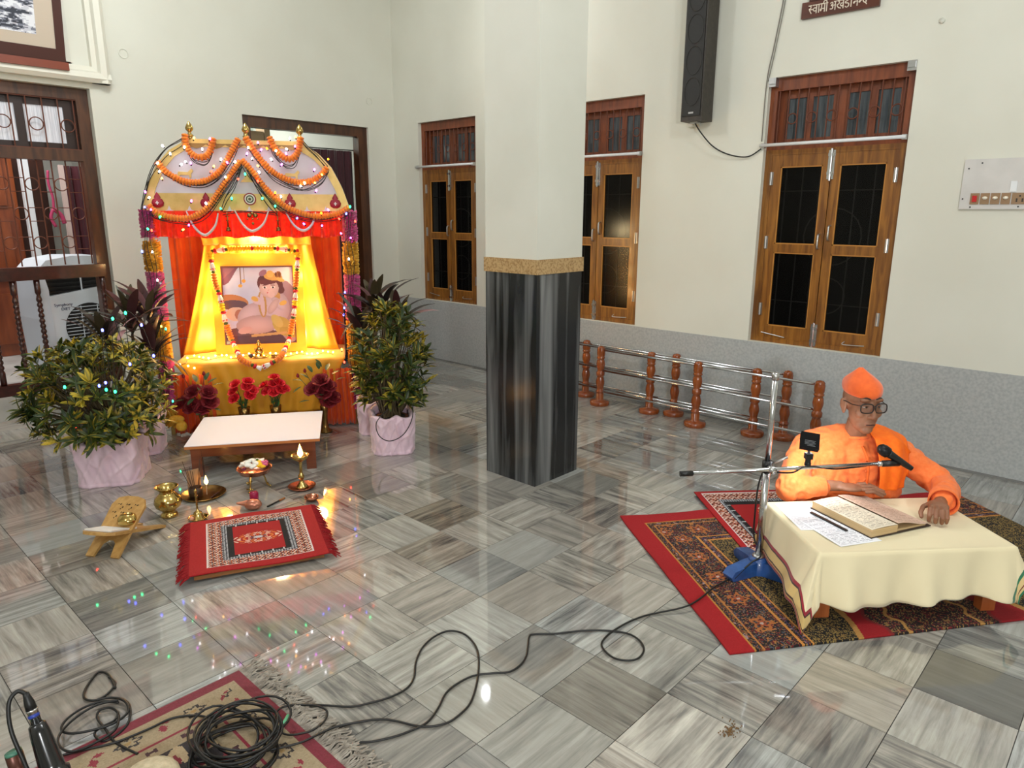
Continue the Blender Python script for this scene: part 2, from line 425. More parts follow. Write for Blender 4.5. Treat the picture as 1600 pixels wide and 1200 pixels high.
# ------------------------------------------------------------------ windows of the right wall
GLASS = mat('dark_window_glass', (16, 15, 14), .16, trans=0., spec=.25, alpha=.5)
TGLASS = mat('curtained_transom_glass', (58, 64, 68), .1, col2=(86, 92, 96), scale=5, stretch=(1, 14, 1), spec=.5)
NIGHT = mat('night_backdrop', (26, 23, 20), .9)
struct(MB().b(6.3, 6.4, -1, YB + 1, 0, 3.4).build('wall_night_backdrop', NIGHT), 'added dark backdrop for the night outside the windows')  # dark sheet added to stand for the night beyond the panes
def ring(mb, c, r, t, axis='x', n=20, mi=0):
    pts = []
    for k in range(n):
        a = 2 * math.pi * k / n
        pts.append((c[0], c[1] + r * math.cos(a), c[2] + r * math.sin(a)) if axis == 'x' else (c[0] + r * math.cos(a), c[1], c[2] + r * math.sin(a)))
    mb.tube(pts, t, 6, mi, closed=True)
def make_window(name, yc, wd_):
    root = link(name, None, None, (XR, yc, WZ0)); a = wd_ / 2; ht = WZ1 - WZ0
    fx0, fx1 = .045, .12
    m = MB()
    m.b(fx0, fx1, -a, -a + .05, 0, 1.38); m.b(fx0, fx1, a - .05, a, 0, 1.38); m.b(fx0, fx1, -a + .05, a - .05, 0, .035); m.b(fx0, fx1, -a + .05, a - .05, 1.345, 1.38)
    m.build('frame', TEAK, root)
    m = MB()
    m.b(fx0, fx1 + .02, -a, -a + .05, 1.38, ht); m.b(fx0, fx1 + .02, a - .05, a, 1.38, ht); m.b(fx0, fx1 + .02, -a + .05, a - .05, ht - .085, ht); m.b(fx0, fx1, -a + .05, a - .05, 1.38, 1.42)
    m.build('transom_frame', TEAKD, root)
    for s in (-1, 1):                                           # transom sashes
        c = s * (a - .05) / 2; hw = (a - .05) / 2
        t = MB(); z0, z1 = 1.42, ht - .085; y0, y1 = c - hw, c + hw
        t.b(.105, .135, y0, y0 + .05, z0, z1); t.b(.105, .135, y1 - .05, y1, z0, z1); t.b(.105, .135, y0 + .05, y1 - .05, z0, z0 + .035); t.b(.105, .135, y0 + .05, y1 - .05, z1 - .05, z1)
        t.b(.105, .135, c - .022, c + .022, z0 + .035, z1 - .05)
        sh = t.build('transom_sash', TEAKD, root)
        MB().b(.116, .120, y0 + .05, c - .022, z0 + .035, z1 - .05).build('pane', TGLASS, sh)
        MB().b(.116, .120, c + .022, y1 - .05, z0 + .035, z1 - .05).build('pane', TGLASS, sh)
    nb = 13; bz0, bz1 = 1.405, ht - .08
    bars = MB().tube([(.055, 0, bz0), (.055, 0, bz1)], .005, 6).mesh('grille_bar', IRON)
    rg = MB(); ring(rg, (0, 0, 0), .034, .0045); rgm = rg.mesh('grille_ring', IRON, True)
    step = (2 * a - .13) / (nb - 1)
    for k in range(nb):
        y = -a + .065 + k * step; link('grille_bar', bars, root, (0, y, 0))
        if k % 2 == 0 and k < nb - 1: link('grille_ring', rgm, root, (.052, y + step / 2, 1.585))
    MB().b(.05, .06, -a + .05, a - .05, 1.40, 1.408).b(.05, .06, -a + .05, a - .05, bz1, bz1 + .008).build('grille_rail', IRON, root)
    for s in (-1, 1):                                           # two glazed leaves
        y0, y1 = (-a + .05, -.003) if s < 0 else (.003, a - .05)
        so, si = .066, .054                                      # hinge stile, meeting stile
        yo, yi = (y0 + so, y1 - si) if s < 0 else (y0 + si, y1 - so)
        t = MB(); dx0, dx1 = .05, .09
        t.b(dx0, dx1, y0, yo, .035, 1.345); t.b(dx0, dx1, yi, y1, .035, 1.345)
        for z0, z1 in ((.035, .125), (.665, .725), (1.265, 1.345)): t.b(dx0, dx1, yo, yi, z0, z1)
        leaf = t.build('shutter', TEAK, root)
        bead = MB()
        for z0, z1 in ((.125, .665), (.725, 1.265)):
            MB().b(.066, .071, yo, yi, z0, z1).build('pane', GLASS, leaf)
            for (p, q, r, u) in ((yo, yo + .008, z0, z1), (yi - .008, yi, z0, z1), (yo, yi, z0, z0 + .008), (yo, yi, z1 - .008, z1)): bead.b(.054, .064, p, q, r, u)
        bead.build('glazing_bead', mat('light_teak_bead', (186, 128, 58), .35), leaf)
        hy = y1 - .03 if s < 0 else y0 + .03
        hz = .70 if s > 0 else .76
        MB().tube(smooth_path([(.05, hy, hz), (.028, hy, hz + .008), (.024, hy, hz + .05), (.028, hy, hz + .092), (.05, hy, hz + .1)], 4), .007, 8).build('handle', STEEL, leaf, True)
        oy = y0 + .006 if s < 0 else y1 - .006
        for z in (.2, .69, 1.14): MB().b(.043, .05, oy - .012, oy + .012, z, z + .09).tube([(.042, oy, z), (.042, oy, z + .09)], .006, 8).build('hinge', STEEL, leaf)
        hk = MB().tube(smooth_path([(.043, y0 + .07 if s < 0 else y1 - .16, .055), (.036, (y0 + y1) / 2, .05), (.043, y0 + .2 if s < 0 else y1 - .03, .07)], 4), .0035, 6)
        hk.build('hook', STEEL, leaf)
    for z0, z1 in ((1.17, 1.36), (.01, .17)):                   # tower bolts
        MB().b(.040, .05, -.022, .022, z0, z1).tube([(.034, 0, z0 - .01), (.034, 0, z1 + .01)], .009, 8).b(.026, .042, -.02, .02, z0 + .03, z0 + .05).b(.026, .042, -.02, .02, z1 - .04, z1 - .02).build('tower_bolt', CHROME, root)
    g = MB()                                                     # wrought iron outside the panes
    for k in range(7): y = -a + .1 + k * (2 * a - .2) / 6; g.tube([(.2, y, .02), (.2, y, 1.36)], .005, 5)
    for z in (.3, .7, 1.1): g.tube([(.2, -a, z), (.2, a, z)], .004, 5)
    ring(g, (.2, 0, .78), .2, .005); ring(g, (.2, 0, .36), .13, .005)
    g.build('outer_grille', mat('grey_outer_grille', (120, 116, 108), .5), root)
    return root
for k, (a, c) in enumerate(WIN):
    wn = make_window('window_%d' % (3 - k), (a + c) / 2, c - a)
    struct(wn, ['tall teak window with dark panes nearest the seated reader', 'teak window partly behind the black marble pillar', 'teak window nearest the room corner, left of the pillar'][k])
    rod = thing('curtain_rod', ['white curtain rod across the window behind the seated reader', 'white curtain rod across the window right of the pillar', 'white curtain rod across the window left of the pillar'][k], 'curtain rod', (XR - .035, (a + c) / 2, 2.07), group='curtain rods over the windows')
    hw = (c - a) / 2 + .015
    MB().tube([(0, -hw + .02, 0), (0, hw, 0)], .0115, 10).build('tube', WHITEP, rod, True)
    for y in (-hw + .03, hw - .02): MB().b(0, .035, y - .012, y + .012, -.016, .016).build('bracket', STEEL, rod)
# corner clamps of the big window belong to its transom
for y, lb in ((2.285, 'a'), (1.402, 'b')):
    o = MB().b(-.008, .046, -.026, .026, -.03, .03).b(-.016, -.006, -.02, .02, -.012, .022).build('corner_clamp', STEEL, bpy.data.objects['window_3'], loc=(0, y - 1.8435, 1.83))

# ------------------------------------------------------------------ column loudspeaker, cable, plaque, switchboard
sp = thing('column_loudspeaker', 'long dark column loudspeaker fixed high on the window wall', 'loudspeaker', (XR, 2.80, 2.26))
CAB = mat('dark_grey_cabinet', (52, 47, 42), .55, col2=(62, 56, 50), scale=40, world=True)
MB().b(-.19, -.03, -.085, .085, 0, 1.15).build('cabinet', CAB, sp)
gr = MB().b(-.197, -.19, -.073, .073, .035, 1.13).build('grille', mat('perforated_grille', (36, 35, 33), .6, col2=(24, 23, 22), scale=300, world=True), sp)
for k in range(5):
    pts = [(-.199, .062 * math.cos(t * math.pi / 12), .2 + k * .21 + .095 * math.sin(t * math.pi / 12)) for t in range(24)]
    MB().tube(pts, .0025, 5, closed=True).build('driver_ring', mat('faint_driver_ring', (50, 48, 45), .6), gr)
for z in (.25, .85): MB().b(-.1, 0, -.03, .03, z, z + .08).build('bracket', WHITEP, sp)
MB().b(-.03, 0, .03, .12, -.02, 1.15).build('wall_channel', mat('off_white_channel', (212, 210, 196), .6), sp)
MB().b(-.1985, -.1965, -.02, .02, .05, .062).build('badge', STEEL, gr)
MB().b(-.15, -.10, -.03, .03, -.012, 0).build('socket', STEEL, sp)
tag(MB().tube(smooth_path([(4.985, 2.80, 2.25), (4.99, 2.75, 2.18), (5.02, 2.66, 2.08), (5.06, 2.55, 2.02), (5.09, 2.42, 2.00), (5.10, 2.325, 2.05)], 8), .005, 6).build('loudspeaker_cable', BLACKR, None, True), 'thin dark cable sagging from the column loudspeaker to the curtain rod', 'cable')
tag(MB().tube(smooth_path([(5.103, 2.27, 3.5), (5.103, 2.25, 3.1), (5.103, 2.29, 2.75), (5.103, 2.325, 2.5), (5.10, 2.325, 2.1)], 6), .004, 6).tube(smooth_path([(5.103, 2.26, 3.5), (5.103, 2.235, 3.1), (5.103, 2.275, 2.75), (5.103, 2.315, 2.5)], 6), .003, 6).build('wall_cable', mat('grey_cable', (120, 116, 108), .6), None, True), 'two thin grey cables running up the wall above the large window', 'cable')
pq = thing('name_plaque', 'dark wooden name plaque with white Devanagari lettering, cut off by the top edge', 'plaque', (XR, 1.8725, 2.86))
PQW = mat('plaque_wood', (74, 32, 16), .4, col2=(92, 42, 20), scale=8, stretch=(3, .6, 3))
MB().b(-.028, 0, -.242, .242, 0, .098).build('board', PQW, pq)
MB().b(-.034, 0, -.235, .195, .0985, .36).build('upper_board', mat('plaque_wood_dark', (58, 24, 14), .4, col2=(72, 32, 18), scale=8), pq)
STROKES = [  # स्वामी अखंडानन्द as brush strokes: x offset, list of polylines in letter units
 (0.0, [[(0, 1), (.42, 1)], [(.1, 1), (.28, .88), (.27, .70), (.08, .58)], [(.1, .58), (.38, .02)], [(.18, .52), (.5, .52)]]),
 (.5, [[(0, 1), (.5, 1)], [(.45, 1), (.45, 0)], [(.45, .35), (.25, .28), (.08, .45), (.2, .66), (.45, .6)]]),
 (1.02, [[(-.02, 1), (.3, 1)], [(.2, 1), (.2, 0)]]),
 (1.4, [[(-.1, 1), (.6, 1)], [(.12, 1), (.12, .3), (.02, .2), (.0, .34), (.12, .42), (.45, .42)], [(.48, 1), (.48, 0)]]),
 (1.98, [[(-.1, 1), (.28, 1)], [(.14, 0), (.14, 1), (.06, 1.28), (-.18, 1.3), (-.26, 1.02)]]),
 (2.5, [[(.4, 1), (.72, 1)], [(.02, .85), (.22, .95), (.3, .76), (.12, .6), (.32, .46), (.26, .18), (.0, .2)], [(.28, .58), (.58, .58)], [(.58, 1), (.58, 0)]]),
 (3.25, [[(0, 1), (.85, 1)], [(.1, 1), (.28, .82), (.2, .6), (.04, .52), (.2, .2), (.5, .06)], [(.72, 1), (.72, 0)], [(.72, .4), (.55, .3), (.42, .48), (.55, .66), (.72, .6)]]),
 (3.9, [[(.0, 1.26), (.06, 1.26)]]),
 (4.15, [[(0, 1), (.5, 1)], [(.28, 1), (.28, .84), (.08, .76), (.06, .58), (.28, .54), (.42, .42), (.4, .16), (.2, .06), (.04, .2)]]),
 (4.68, [[(-.05, 1), (.28, 1)], [(.16, 1), (.16, 0)]]),
 (5.05, [[(-.1, 1), (.55, 1)], [(.45, .55), (.15, .55), (.05, .42), (.12, .36), (.2, .5)], [(.46, 1), (.46, 0)]]),
 (5.65, [[(-.1, 1), (.4, 1)], [(.36, .55), (.15, .55), (.05, .42), (.12, .36), (.2, .5)]]),
 (6.1, [[(-.1, 1), (.45, 1)], [(.28, 1), (.28, .82), (.08, .72), (.04, .42), (.24, .24), (.38, .36), (.28, .52)], [(.26, .26), (.44, .0)]]),
]
tx = MB()
for ox, ls in STROKES:
    for l in ls:
        pts = [(-.0285, .198 - (ox + x) * .056, .022 + y * .050) for x, y in l]
        if len(pts) > 2: pts = smooth_path(pts, 4)
        tx.tube(pts, .0034, 6)
tx.build('lettering', mat('white_paint', (226, 214, 196), .6), pq)
sb = thing('switchboard', 'white electrical switchboard plate with brown switches and a red indicator', 'switchboard', (XR, .62, 1.63))
MB().b(-.018, 0, -.42, .42, 0, .288).build('plate', mat('scratched_white_sheet', (200, 197, 193), .5, col2=(208, 205, 201), scale=8), sb)
SWB = mat('brown_bakelite', (146, 116, 84), .45)
yy = .365
for k, (kind, wdt) in enumerate((('i', .052), ('s', .052), ('s', .052), ('s', .052), ('k', .085), ('s', .052), ('f', .052), ('s', .052), ('k', .085), ('s', .052), ('s', .052))):
    y1 = yy; y0 = yy - wdt + .006; yy -= wdt; c = (y0 + y1) / 2
    pb = MB().b(-.024, -.018, y0, y1, .028, .092).build('switch', WHITEP if kind == 'f' else SWB, sb)
    if kind == 'i': MB().b(-.03, -.024, c - .012, c + .012, .042, .078).build('indicator', mat('red_indicator', (190, 24, 28), .3), pb)
    if kind == 's': MB().ball((-.026, c, .064), (.012, .014, .010), 10, 6).build('toggle', mat('ivory_toggle', (238, 230, 212), .35), pb, True)
    if kind == 'k':
        q = MB()
        for dy, dz in ((0, .074), (.014, .056), (-.014, .056), (.014, .046), (-.014, .046)): q.b(-.0255, -.0238, c + dy - .004, c + dy + .004, dz - .004, dz + .004)
        q.build('socket_hole', BLACKM, pb)
MB().b(-.026, -.018, .14, .172, .098, .158).build('fuse_holder', WHITEP, sb)
for y, z in ((.405, .06), (.395, .235), (.36, .012), (.12, .014), (-.2, .014), (.33, .265)): MB().b(-.0195, -.018, y - .004, y + .004, z - .004, z + .004).build('screw', BLACKM, sb)
for x, y, z, nm in ((XR, 1.27, 2.72, 'hook_plate'),):
    tag(MB().lathe([(.0, 0), (.016, 0), (.016, .012), (.0, .014)], 12, M=Matrix.Translation((x, y, z)) @ Matrix.Rotation(R_(-90), 4, 'Y')).build('wall_plug', PLASTERW, None, True), 'small round white wall plug above the switchboard', 'plug')
for (x, z), lb in zip(((2.38, 2.844), (4.79, 2.74)), ('faint round filled patch on the back wall above the left plant', 'faint round filled patch high on the wall above the curtained doorway')):
    q = MB(); ring(q, (x, YB - .002, z), .035, .004, 'y'); o = q.build('wall_patch', PLASTER); tag(o, lb, 'wall patch')

# ------------------------------------------------------------------ stanchions (turned posts with three steel rails)
PW = mat('varnished_orange_wood', (122, 54, 14), .22, col2=(150, 76, 24), scale=5, stretch=(4, 4, 1), coat=.6)
post = MB().lathe([(.082, 0), (.085, .006), (.085, .028), (.078, .036), (.04, .04), (.032, .05), (.033, .10), (.028, .105), (.036, .112), (.036, .122), (.027, .13), (.029, .15), (.037, .185), (.037, .205), (.030, .235), (.027, .25), (.036, .256), (.036, .268),
    (.036, .285), (.028, .295), (.026, .30), (.034, .33), (.037, .355), (.033, .385), (.027, .40), (.035, .405), (.035, .415), (.029, .42), (.035, .432), (.036, .475), (.033, .485), (.034, .492), (.024, .505), (.0, .51)], 20, caps=False).mesh('post', PW, True)
for (x, ps, lb, hi) in ((4.96, (3.722, 2.823, 1.92), 'barrier of turned wooden posts and steel rails, row closest to the dado', 4.62), (4.885, (3.008, 2.117), 'barrier of turned wooden posts and steel rails, middle row of three', 3.9), (4.805, (3.452, 2.545, 1.640), 'barrier of turned wooden posts and steel rails, front row of three', None)):
    st = thing('barrier', lb, 'barrier', (x, ps[-1], 0), group='stanchion barriers along the dado')
    allp = list(ps) + ([hi] if hi else [])
    for y in allp: link('post', post, st, (0, y - ps[-1], 0))
    for z in (.118, .302, .478): MB().tube([(0, 0, z), (0, max(allp) - ps[-1], z)], .0095, 8).build('rail', CHROME, st, True)
# ------------------------------------------------------------------ left doorway: frame, grilles, railing, room beyond
dr = link('door_1', None, None, (D1[1], YB, D1[2])); struct(dr, 'dark brown doorway with ringed iron grille at the left edge')
fy0, fy1 = .07, .16
W1 = D1[1] - D1[0]; HH = D1[3] - D1[2]
m = MB(); m.b(-.09, 0, fy0, fy1, 0, HH); m.b(-W1, -W1 + .09, fy0, fy1, 0, HH); m.b(-W1 + .09, -.09, fy0, fy1, HH - .085, HH); m.b(-W1 + .09, -.09, fy0 - .01, fy1, 1.80, 1.885)
m.build('frame', BROWN, dr)
tz0, tz1 = 1.885, HH - .085
for k in range(2):                                               # transom sashes with ribbed white glass
    x1 = -.09 - k * .73; x0 = x1 - .73; t = MB()
    t.b(x0, x0 + .04, .12, .15, tz0, tz1); t.b(x1 - .085, x1, .12, .15, tz0, tz1); t.b(x0 + .04, x1 - .085, .12, .15, tz0, tz0 + .05); t.b(x0 + .04, x1 - .085, .12, .15, tz1 - .06, tz1)
    c = (x0 + x1) / 2 - .02; t.b(c - .03, c + .03, .12, .15, tz0 + .05, tz1 - .06)
    s = t.build('transom_sash', mat('very_dark_wood', (44, 24, 18), .4), dr)
    GLW = mat('ribbed_frosted_glass', (176, 178, 186), .35, col2=(232, 233, 238), scale=6, stretch=(22, 1, .6), emit=(222, 222, 232), estr=.16)  # weak emission stands in for light coming through from the next room
    MB().b(x0 + .04, c - .03, .132, .137, tz0 + .05, tz1 - .06).build('pane', GLW, s); MB().b(c + .03, x1 - .085, .132, .137, tz0 + .05, tz1 - .06).build('pane', GLW, s)
gb = MB().tube([(0, .085, tz0), (0, .085, tz1)], .005, 6).mesh('grille_bar', IRON)
rg = MB(); ring(rg, (0, 0, 0), .047, .0045, 'y'); rgm = rg.mesh('grille_ring', IRON, True)
for k in range(13):
    x = -.11 - k * .108; link('grille_bar', gb, dr, (x, 0, 0))
    if k % 2 == 0: link('grille_ring', rgm, dr, (x - .054, .085, (tz0 + tz1) / 2 - .01))
MB().b(-W1 + .1, -.09, .08, .09, tz0, tz0 + .008).b(-W1 + .1, -.09, .08, .09, tz1 - .008, tz1).build('grille_rail', IRON, dr)
# sliding grille below the transom
gz0, gz1 = .985, 1.80; gx = -.115; st_ = .1
lb_ = MB().tube([(0, .105, gz0), (0, .105, gz1)], .0055, 6).mesh('gate_bar', IRON)
rg = MB(); ring(rg, (0, 0, 0), .047, .0045, 'y'); rgm2 = rg.mesh('gate_ring', IRON, True)
tie = MB().tube([(-.05, 0, 0), (.05, 0, 0)], .0035, 5).mesh('gate_tie', IRON)
for k in range(14):
    x = gx - k * st_; link('gate_bar', lb_, dr, (x, 0, 0))
    for r_ in range(8):
        z = 1.615 - r_ * .225
        if z < 1.05: continue
        if (k + r_) % 2 == 1: link('gate_ring', rgm2, dr, (x - .05, .105, z))
        else:
            for dz in (.045, -.058): link('gate_tie', tie, dr, (x - .05, .105, z + dz))
# railing
rl = thing('railing', 'dark mahogany railing with turned balusters across the left doorway', 'railing', (2.03, YB - .015, D1[2]))
MB().b(-2.2, .0, -.03, .04, .90, .985).b(-2.2, 0, -.025, .035, .885, .90).build('handrail', MAHOG, rl)
MB().b(-2.2, .0, -.03, .04, 0, .085).build('bottom_rail', MAHOG, rl)
prof = [(.022, 0), (.022, .10)]
for k in range(13): z = .12 + k * .042; prof += [(.013, z), (.021, z + .013), (.021, z + .026)]
prof += [(.013, .68), (.022, .70), (.022, .80)]
bal = MB().lathe([(r, z + .085) for r, z in prof], 12).mesh('baluster', MAHOG, True)
for x in (-.03, -.50, -.66, -.82, -.98, -1.14, -1.3): link('baluster', bal, rl, (x, .005, 0))
# next room
RW = mat('next_room_plaster', (214, 212, 204), .8)
struct(MB().b(-2.5, 4.9, YB + BT, 10.2, D1[2] - .12, D1[2] - .002).build('floor_next_room', mat('next_room_marble', (176, 172, 166), .3, col2=(200, 197, 190), scale=4, world=True)), 'pale marble floor of the next room')
struct(MB().b(2.95, 3.05, YB + BT, 10.2, D1[2], 3.4).build('wall_partition', RW)); struct(MB().b(-2.5, 4.9, 10.2, 10.35, 0, 3.4).build('wall_far', RW)); struct(MB().b(-2.6, -2.5, YB + BT, 10.2, 0, 3.4).build('wall_far_left', RW)); struct(MB().b(4.9, 5.1, YB + BT, 10.2, 0, 3.4).build('wall_far_right', RW)); struct(MB().b(-2.5, 4.9, YB + BT, 10.2, 3.4, 3.5).build('ceiling_next_room', RW))
PANEL = mat('orange_brown_door', (112, 50, 22), .35, col2=(138, 68, 30), scale=4, stretch=(4, 4, .6), coat=.4, world=True)
pd = thing('panelled_door', 'orange-brown panelled wooden door standing beyond the left grille', 'door', (1.36, 8.4, D1[2]))
MB().b(-.62, .55, 0, .045, 0, 2.2).build('leaf', PANEL, pd)
for x0, x1 in ((-.52, -.08), (.04, .46)):
    for z0, z1 in ((.12, .62), (.74, 1.35), (1.46, 2.02)):
        MB().prism([(x0, z0), (x1, z0), (x1, z1), (x0, z1)], .0, .02, M=Matrix.Rotation(R_(90), 4, 'X') @ Matrix.Translation((0, 0, 0))).build('panel', PANEL, pd)
wr = thing('wardrobe', 'tall dark brown wardrobe beyond the left grille beside the panelled door', 'wardrobe', (2.13, 8.8, D1[2]))
DKW = mat('dark_wardrobe_wood', (58, 26, 16), .4, col2=(76, 36, 22), scale=4, stretch=(4, 4, .6), world=True)
MB().b(-.15, .15, 0, .4, 0, 1.98).build('body', DKW, wr); MB().b(-.14, -.01, -.015, 0, .1, 1.9).build('door', DKW, wr); MB().b(.01, .14, -.015, 0, .1, 1.9).build('door', DKW, wr)
MB().b(-.12, .10, .02, .3, 1.98, 2.16).build('stacked_files', mat('grey_files', (170, 176, 172), .7), wr)
tag(MB().b(-.035, .035, -.035, .035, 0, 2.2).b(-.05, .05, -.05, .05, 2.2, 2.24).build('white_post', WHITEP, None, loc=(1.955, 8.2, D1[2])), 'slim white post seen through the left grille', 'post')
def curtain(name, u0, u1, y, z0, z1, m_, folds, amp, label, cat='curtain', group=None, along='x', seed=1):
    rnd = random.Random(seed); ph = [rnd.uniform(0, 6.28) for _ in range(4)]
    def fn(a, b_):
        u = u0 + (u1 - u0) * a; z = z0 + (z1 - z0) * b_
        d = amp * (math.sin(a * folds * 6.283 + ph[0]) + .5 * math.sin(a * folds * 2.3 * 6.283 + ph[1] + b_ * 1.5)) * (1 - .45 * b_)
        return (u, y + d, z) if along == 'x' else (y + d, u, z)
    o = MB().sheet(fn, int(folds * 14), 14).build(name, m_, None, True, solid=.004)
    return tag(o, label, cat, group)
MAROON = mat('maroon_curtain_cloth', (66, 14, 24), .8, col2=(86, 22, 34), scale=3, stretch=(6, 6, .4), sheen=.3)
curtain('curtain', 2.36, 2.80, 8.5, D1[2] + .1, 2.05, MAROON, 5, .03, 'maroon curtain hanging beyond the left grille')
tag(MB().b(-.02, .02, -.02, .02, 0, 1.85).build('door_jamb', mat('pale_pink_jamb', (212, 186, 178), .6), None, loc=(2.27, 8.2, D1[2])), 'pale pinkish jamb standing beyond the left grille', 'jamb')
tag(MB().tube(smooth_path([(2.13, 8.1, 1.98), (2.12, 8.1, 1.86), (2.14, 8.1, 1.72), (2.13, 8.1, 1.6)], 5), [.012] * 16).tube(smooth_path([(2.13, 8.1, 1.62), (2.19, 8.1, 1.56), (2.21, 8.1, 1.48)], 4), .02).tube(smooth_path([(2.13, 8.1, 1.62), (2.10, 8.1, 1.54), (2.13, 8.1, 1.45)], 4), .015).build('ribbon', mat('pink_ribbon', (176, 52, 92), .6), None, True), 'bright pink ribbon tied beyond the left grille', 'ribbon')
tag(MB().b(-.12, .06, -.012, -.002, 0, .36).build('wall_notice', mat('pale_notice', (206, 190, 178), .7), None, loc=(1.72, 8.38, 1.86)), 'pale paper notice on the panelled door beyond the grille', 'notice')
# air cooler
ac = thing('air_cooler', 'white tower air cooler with round slatted grille behind the railing', 'air cooler', (1.99, 7.12, D1[2]), R_(8))
ACW = mat('cooler_plastic', (218, 224, 230), .35)
body = [(-.27, 0), (.27, 0), (.27, .70), (-.27, .64)]
RX = Matrix.Rotation(R_(90), 4, 'X')
MB().prism([(-.26, .02), (.27, .02), (.27, .76), (-.26, .69)], -.40, 0, M=RX).build('body', ACW, ac)
MB().prism([(-.33, .0), (-.27, .0), (-.265, .75), (-.29, .90), (-.33, .88), (-.345, .5)], -.42, .03, M=RX).build('side_panel', mat('cooler_side', (206, 214, 224), .3), ac)
MB().prism([(-.32, .93), (-.25, 1.0), (-.05, 1.03), (.22, 1.02), (.27, .98), (.27, .93), (-.32, .93)], -.40, .02, M=RX).build('lid', ACW, ac)
MB().b(-.25, .25, .06, .4, .69, .94).build('louvre_box', mat('dark_louvre', (22, 20, 20), .5), ac)
for k in range(6): MB().b(-.25, .25, .03, .06, .715 + k * .036, .73 + k * .036).build('louvre', BLACKM, ac)
MB().b(.02, .03, .02, .03, .70, .93).build('louvre_stay', ACW, ac)
MB().lathe([(.21, 0), (.21, .004)], 36, M=Matrix.Translation((.05, -.001, .40)) @ RX).build('fan_opening', BLACKM, ac)
for k in range(13):
    z = .22 + k * .03; hw = math.sqrt(max(.0, .208 ** 2 - (z - .40) ** 2))
    MB().tube([(.05 - hw, -.01, z), (.05 + hw, -.01, z)], .0035, 5).build('grille_slat', ACW, ac)
for a in (-.07, .07): MB().tube([(.05 + a, -.014, .21), (.05 + a, -.014, .59)], .004, 5).build('grille_stay', ACW, ac)
def text_mesh(body, size, m_, parent, loc, rot, ext=.001, name='lettering', italic=0.):
    c = bpy.data.curves.new('txt', 'FONT'); c.body = body; c.size = size; c.extrude = ext; c.shear = italic; c.align_x = 'CENTER'
    t = bpy.data.objects.new('txt', c); COL.objects.link(t)
    dg = bpy.context.evaluated_depsgraph_get(); me = bpy.data.meshes.new_from_object(t.evaluated_get(dg)); bpy.data.objects.remove(t, do_unlink=True)
    me.materials.clear(); me.materials.append(m_); o = link(name, me, parent, loc, rot); return o
INK = mat('navy_print', (40, 46, 84), .5)
text_mesh('Symphony', .036, INK, ac, (-.155, -.002, .60), (R_(90), 0, 0))
text_mesh('DiET', .036, INK, ac, (-.14, -.002, .562), (R_(90), 0, 0))

# ------------------------------------------------------------------ framed picture over the left doorway with its moulding
mo = MB()
def mould_section(p, q, n_up):
    pass
MW = mat('cream_moulding', (224, 222, 208), .5)
tr = link('trim_3', None, None, (2.24, YB, 2.585)); struct(tr, 'cream plaster moulding framing the picture niche')
prof = [(0, 0), (.0, -.06), (.03, -.085), (.07, -.075), (.085, -.045), (.12, -.04), (.125, 0)]
MB().prism(prof, -2.6, 0, M=Matrix(((0, 0, 1, 0), (0, 1, 0, 0), (1, 0, 0, 0), (0, 0, 0, 1)))).build('lower_moulding', MW, tr)
MB().prism([(-x, y) for x, y in prof], .0, 1.6).build('side_moulding', MW, tr)
pc = thing('framed_picture', 'large framed snowy mountain picture leaning above the left doorway', 'picture', (1.93, YB - .075, 2.70))
tilt = Matrix.Rotation(R_(9), 4, 'X')
FRD = mat('dark_frame_wood', (66, 26, 18), .35, coat=.3)
MB().b(-1.2, 0, 0, .03, .0, .09, M=tilt).b(-.06, 0, 0, .03, .09, 1.2, M=tilt).build('frame', FRD, pc)
MB().b(-1.2, -.06, .006, .02, .09, 1.2, M=tilt).build('mount', mat('beige_mount', (196, 182, 164), .7), pc)
def mountains(X, Y):
    n = vnoise(X * 1.5, Y * 4, 9, 3) * .5 + vnoise(X * 2, Y * 6, 22, 4) * .35 + vnoise(X, Y, 60, 5) * .15
    img = rgbmap(X.shape, (196, 198, 208)); put(img, n < .47, (120, 124, 138)); put(img, n < .38, (52, 56, 68)); put(img, (n > .58), (226, 228, 234)); return img
painted('print', 1.02, .8, .008, mountains, attr_mat('mountain_print', .35), pc, M=tilt @ Matrix.Translation((-1.2, .004, .17)) @ Matrix.Rotation(R_(90), 4, 'X'))
tag(MB().b(-1.3, 0, -.10, 0, -.055, 0).build('picture_shelf', mat('red_brown_shelf', (122, 52, 26), .4), None, loc=(1.94, YB - .0, 2.70)), 'red-brown wooden ledge carrying the mountain picture', 'shelf')
tag(MB().b(.0, .035, -.03, -.005, 0, 1.2).b(.0, .05, -.03, -.0, 0, .02).build('picture_batten', PLASTERW, None, loc=(1.945, YB - .0, 2.70)), 'thin white batten beside the mountain picture frame', 'batten')

# ------------------------------------------------------------------ second doorway behind the shrine
d2 = link('door_2', None, None, (D2[0], YB, 0)); struct(d2, 'dark brown door frame behind the shrine with maroon curtain')
W2 = D2[1] - D2[0]
MB().b(0, .09, .03, .13, 0, D2[3]).build('jamb', BROWN, d2); MB().b(W2 - .11, W2, .03, .13, 0, D2[3]).build('jamb', BROWN, d2); MB().b(.09, W2 - .11, .03, .13, D2[3] - .10, D2[3]).build('head', BROWN, d2)
curtain('curtain', 3.92, 4.66, 6.72, .02, 2.235, mat('dark_maroon_curtain', (44, 8, 18), .8, col2=(64, 16, 28), scale=3, stretch=(6, 6, .4), sheen=.3), 8, .022, 'dark maroon curtain hanging in the doorway behind the shrine', seed=4)
tag(MB().tube([(3.45, 6.72, 2.245), (4.70, 6.72, 2.245)], .006, 6).build('curtain_wire', BLACKR), 'curtain wire across the doorway behind the shrine', 'wire')
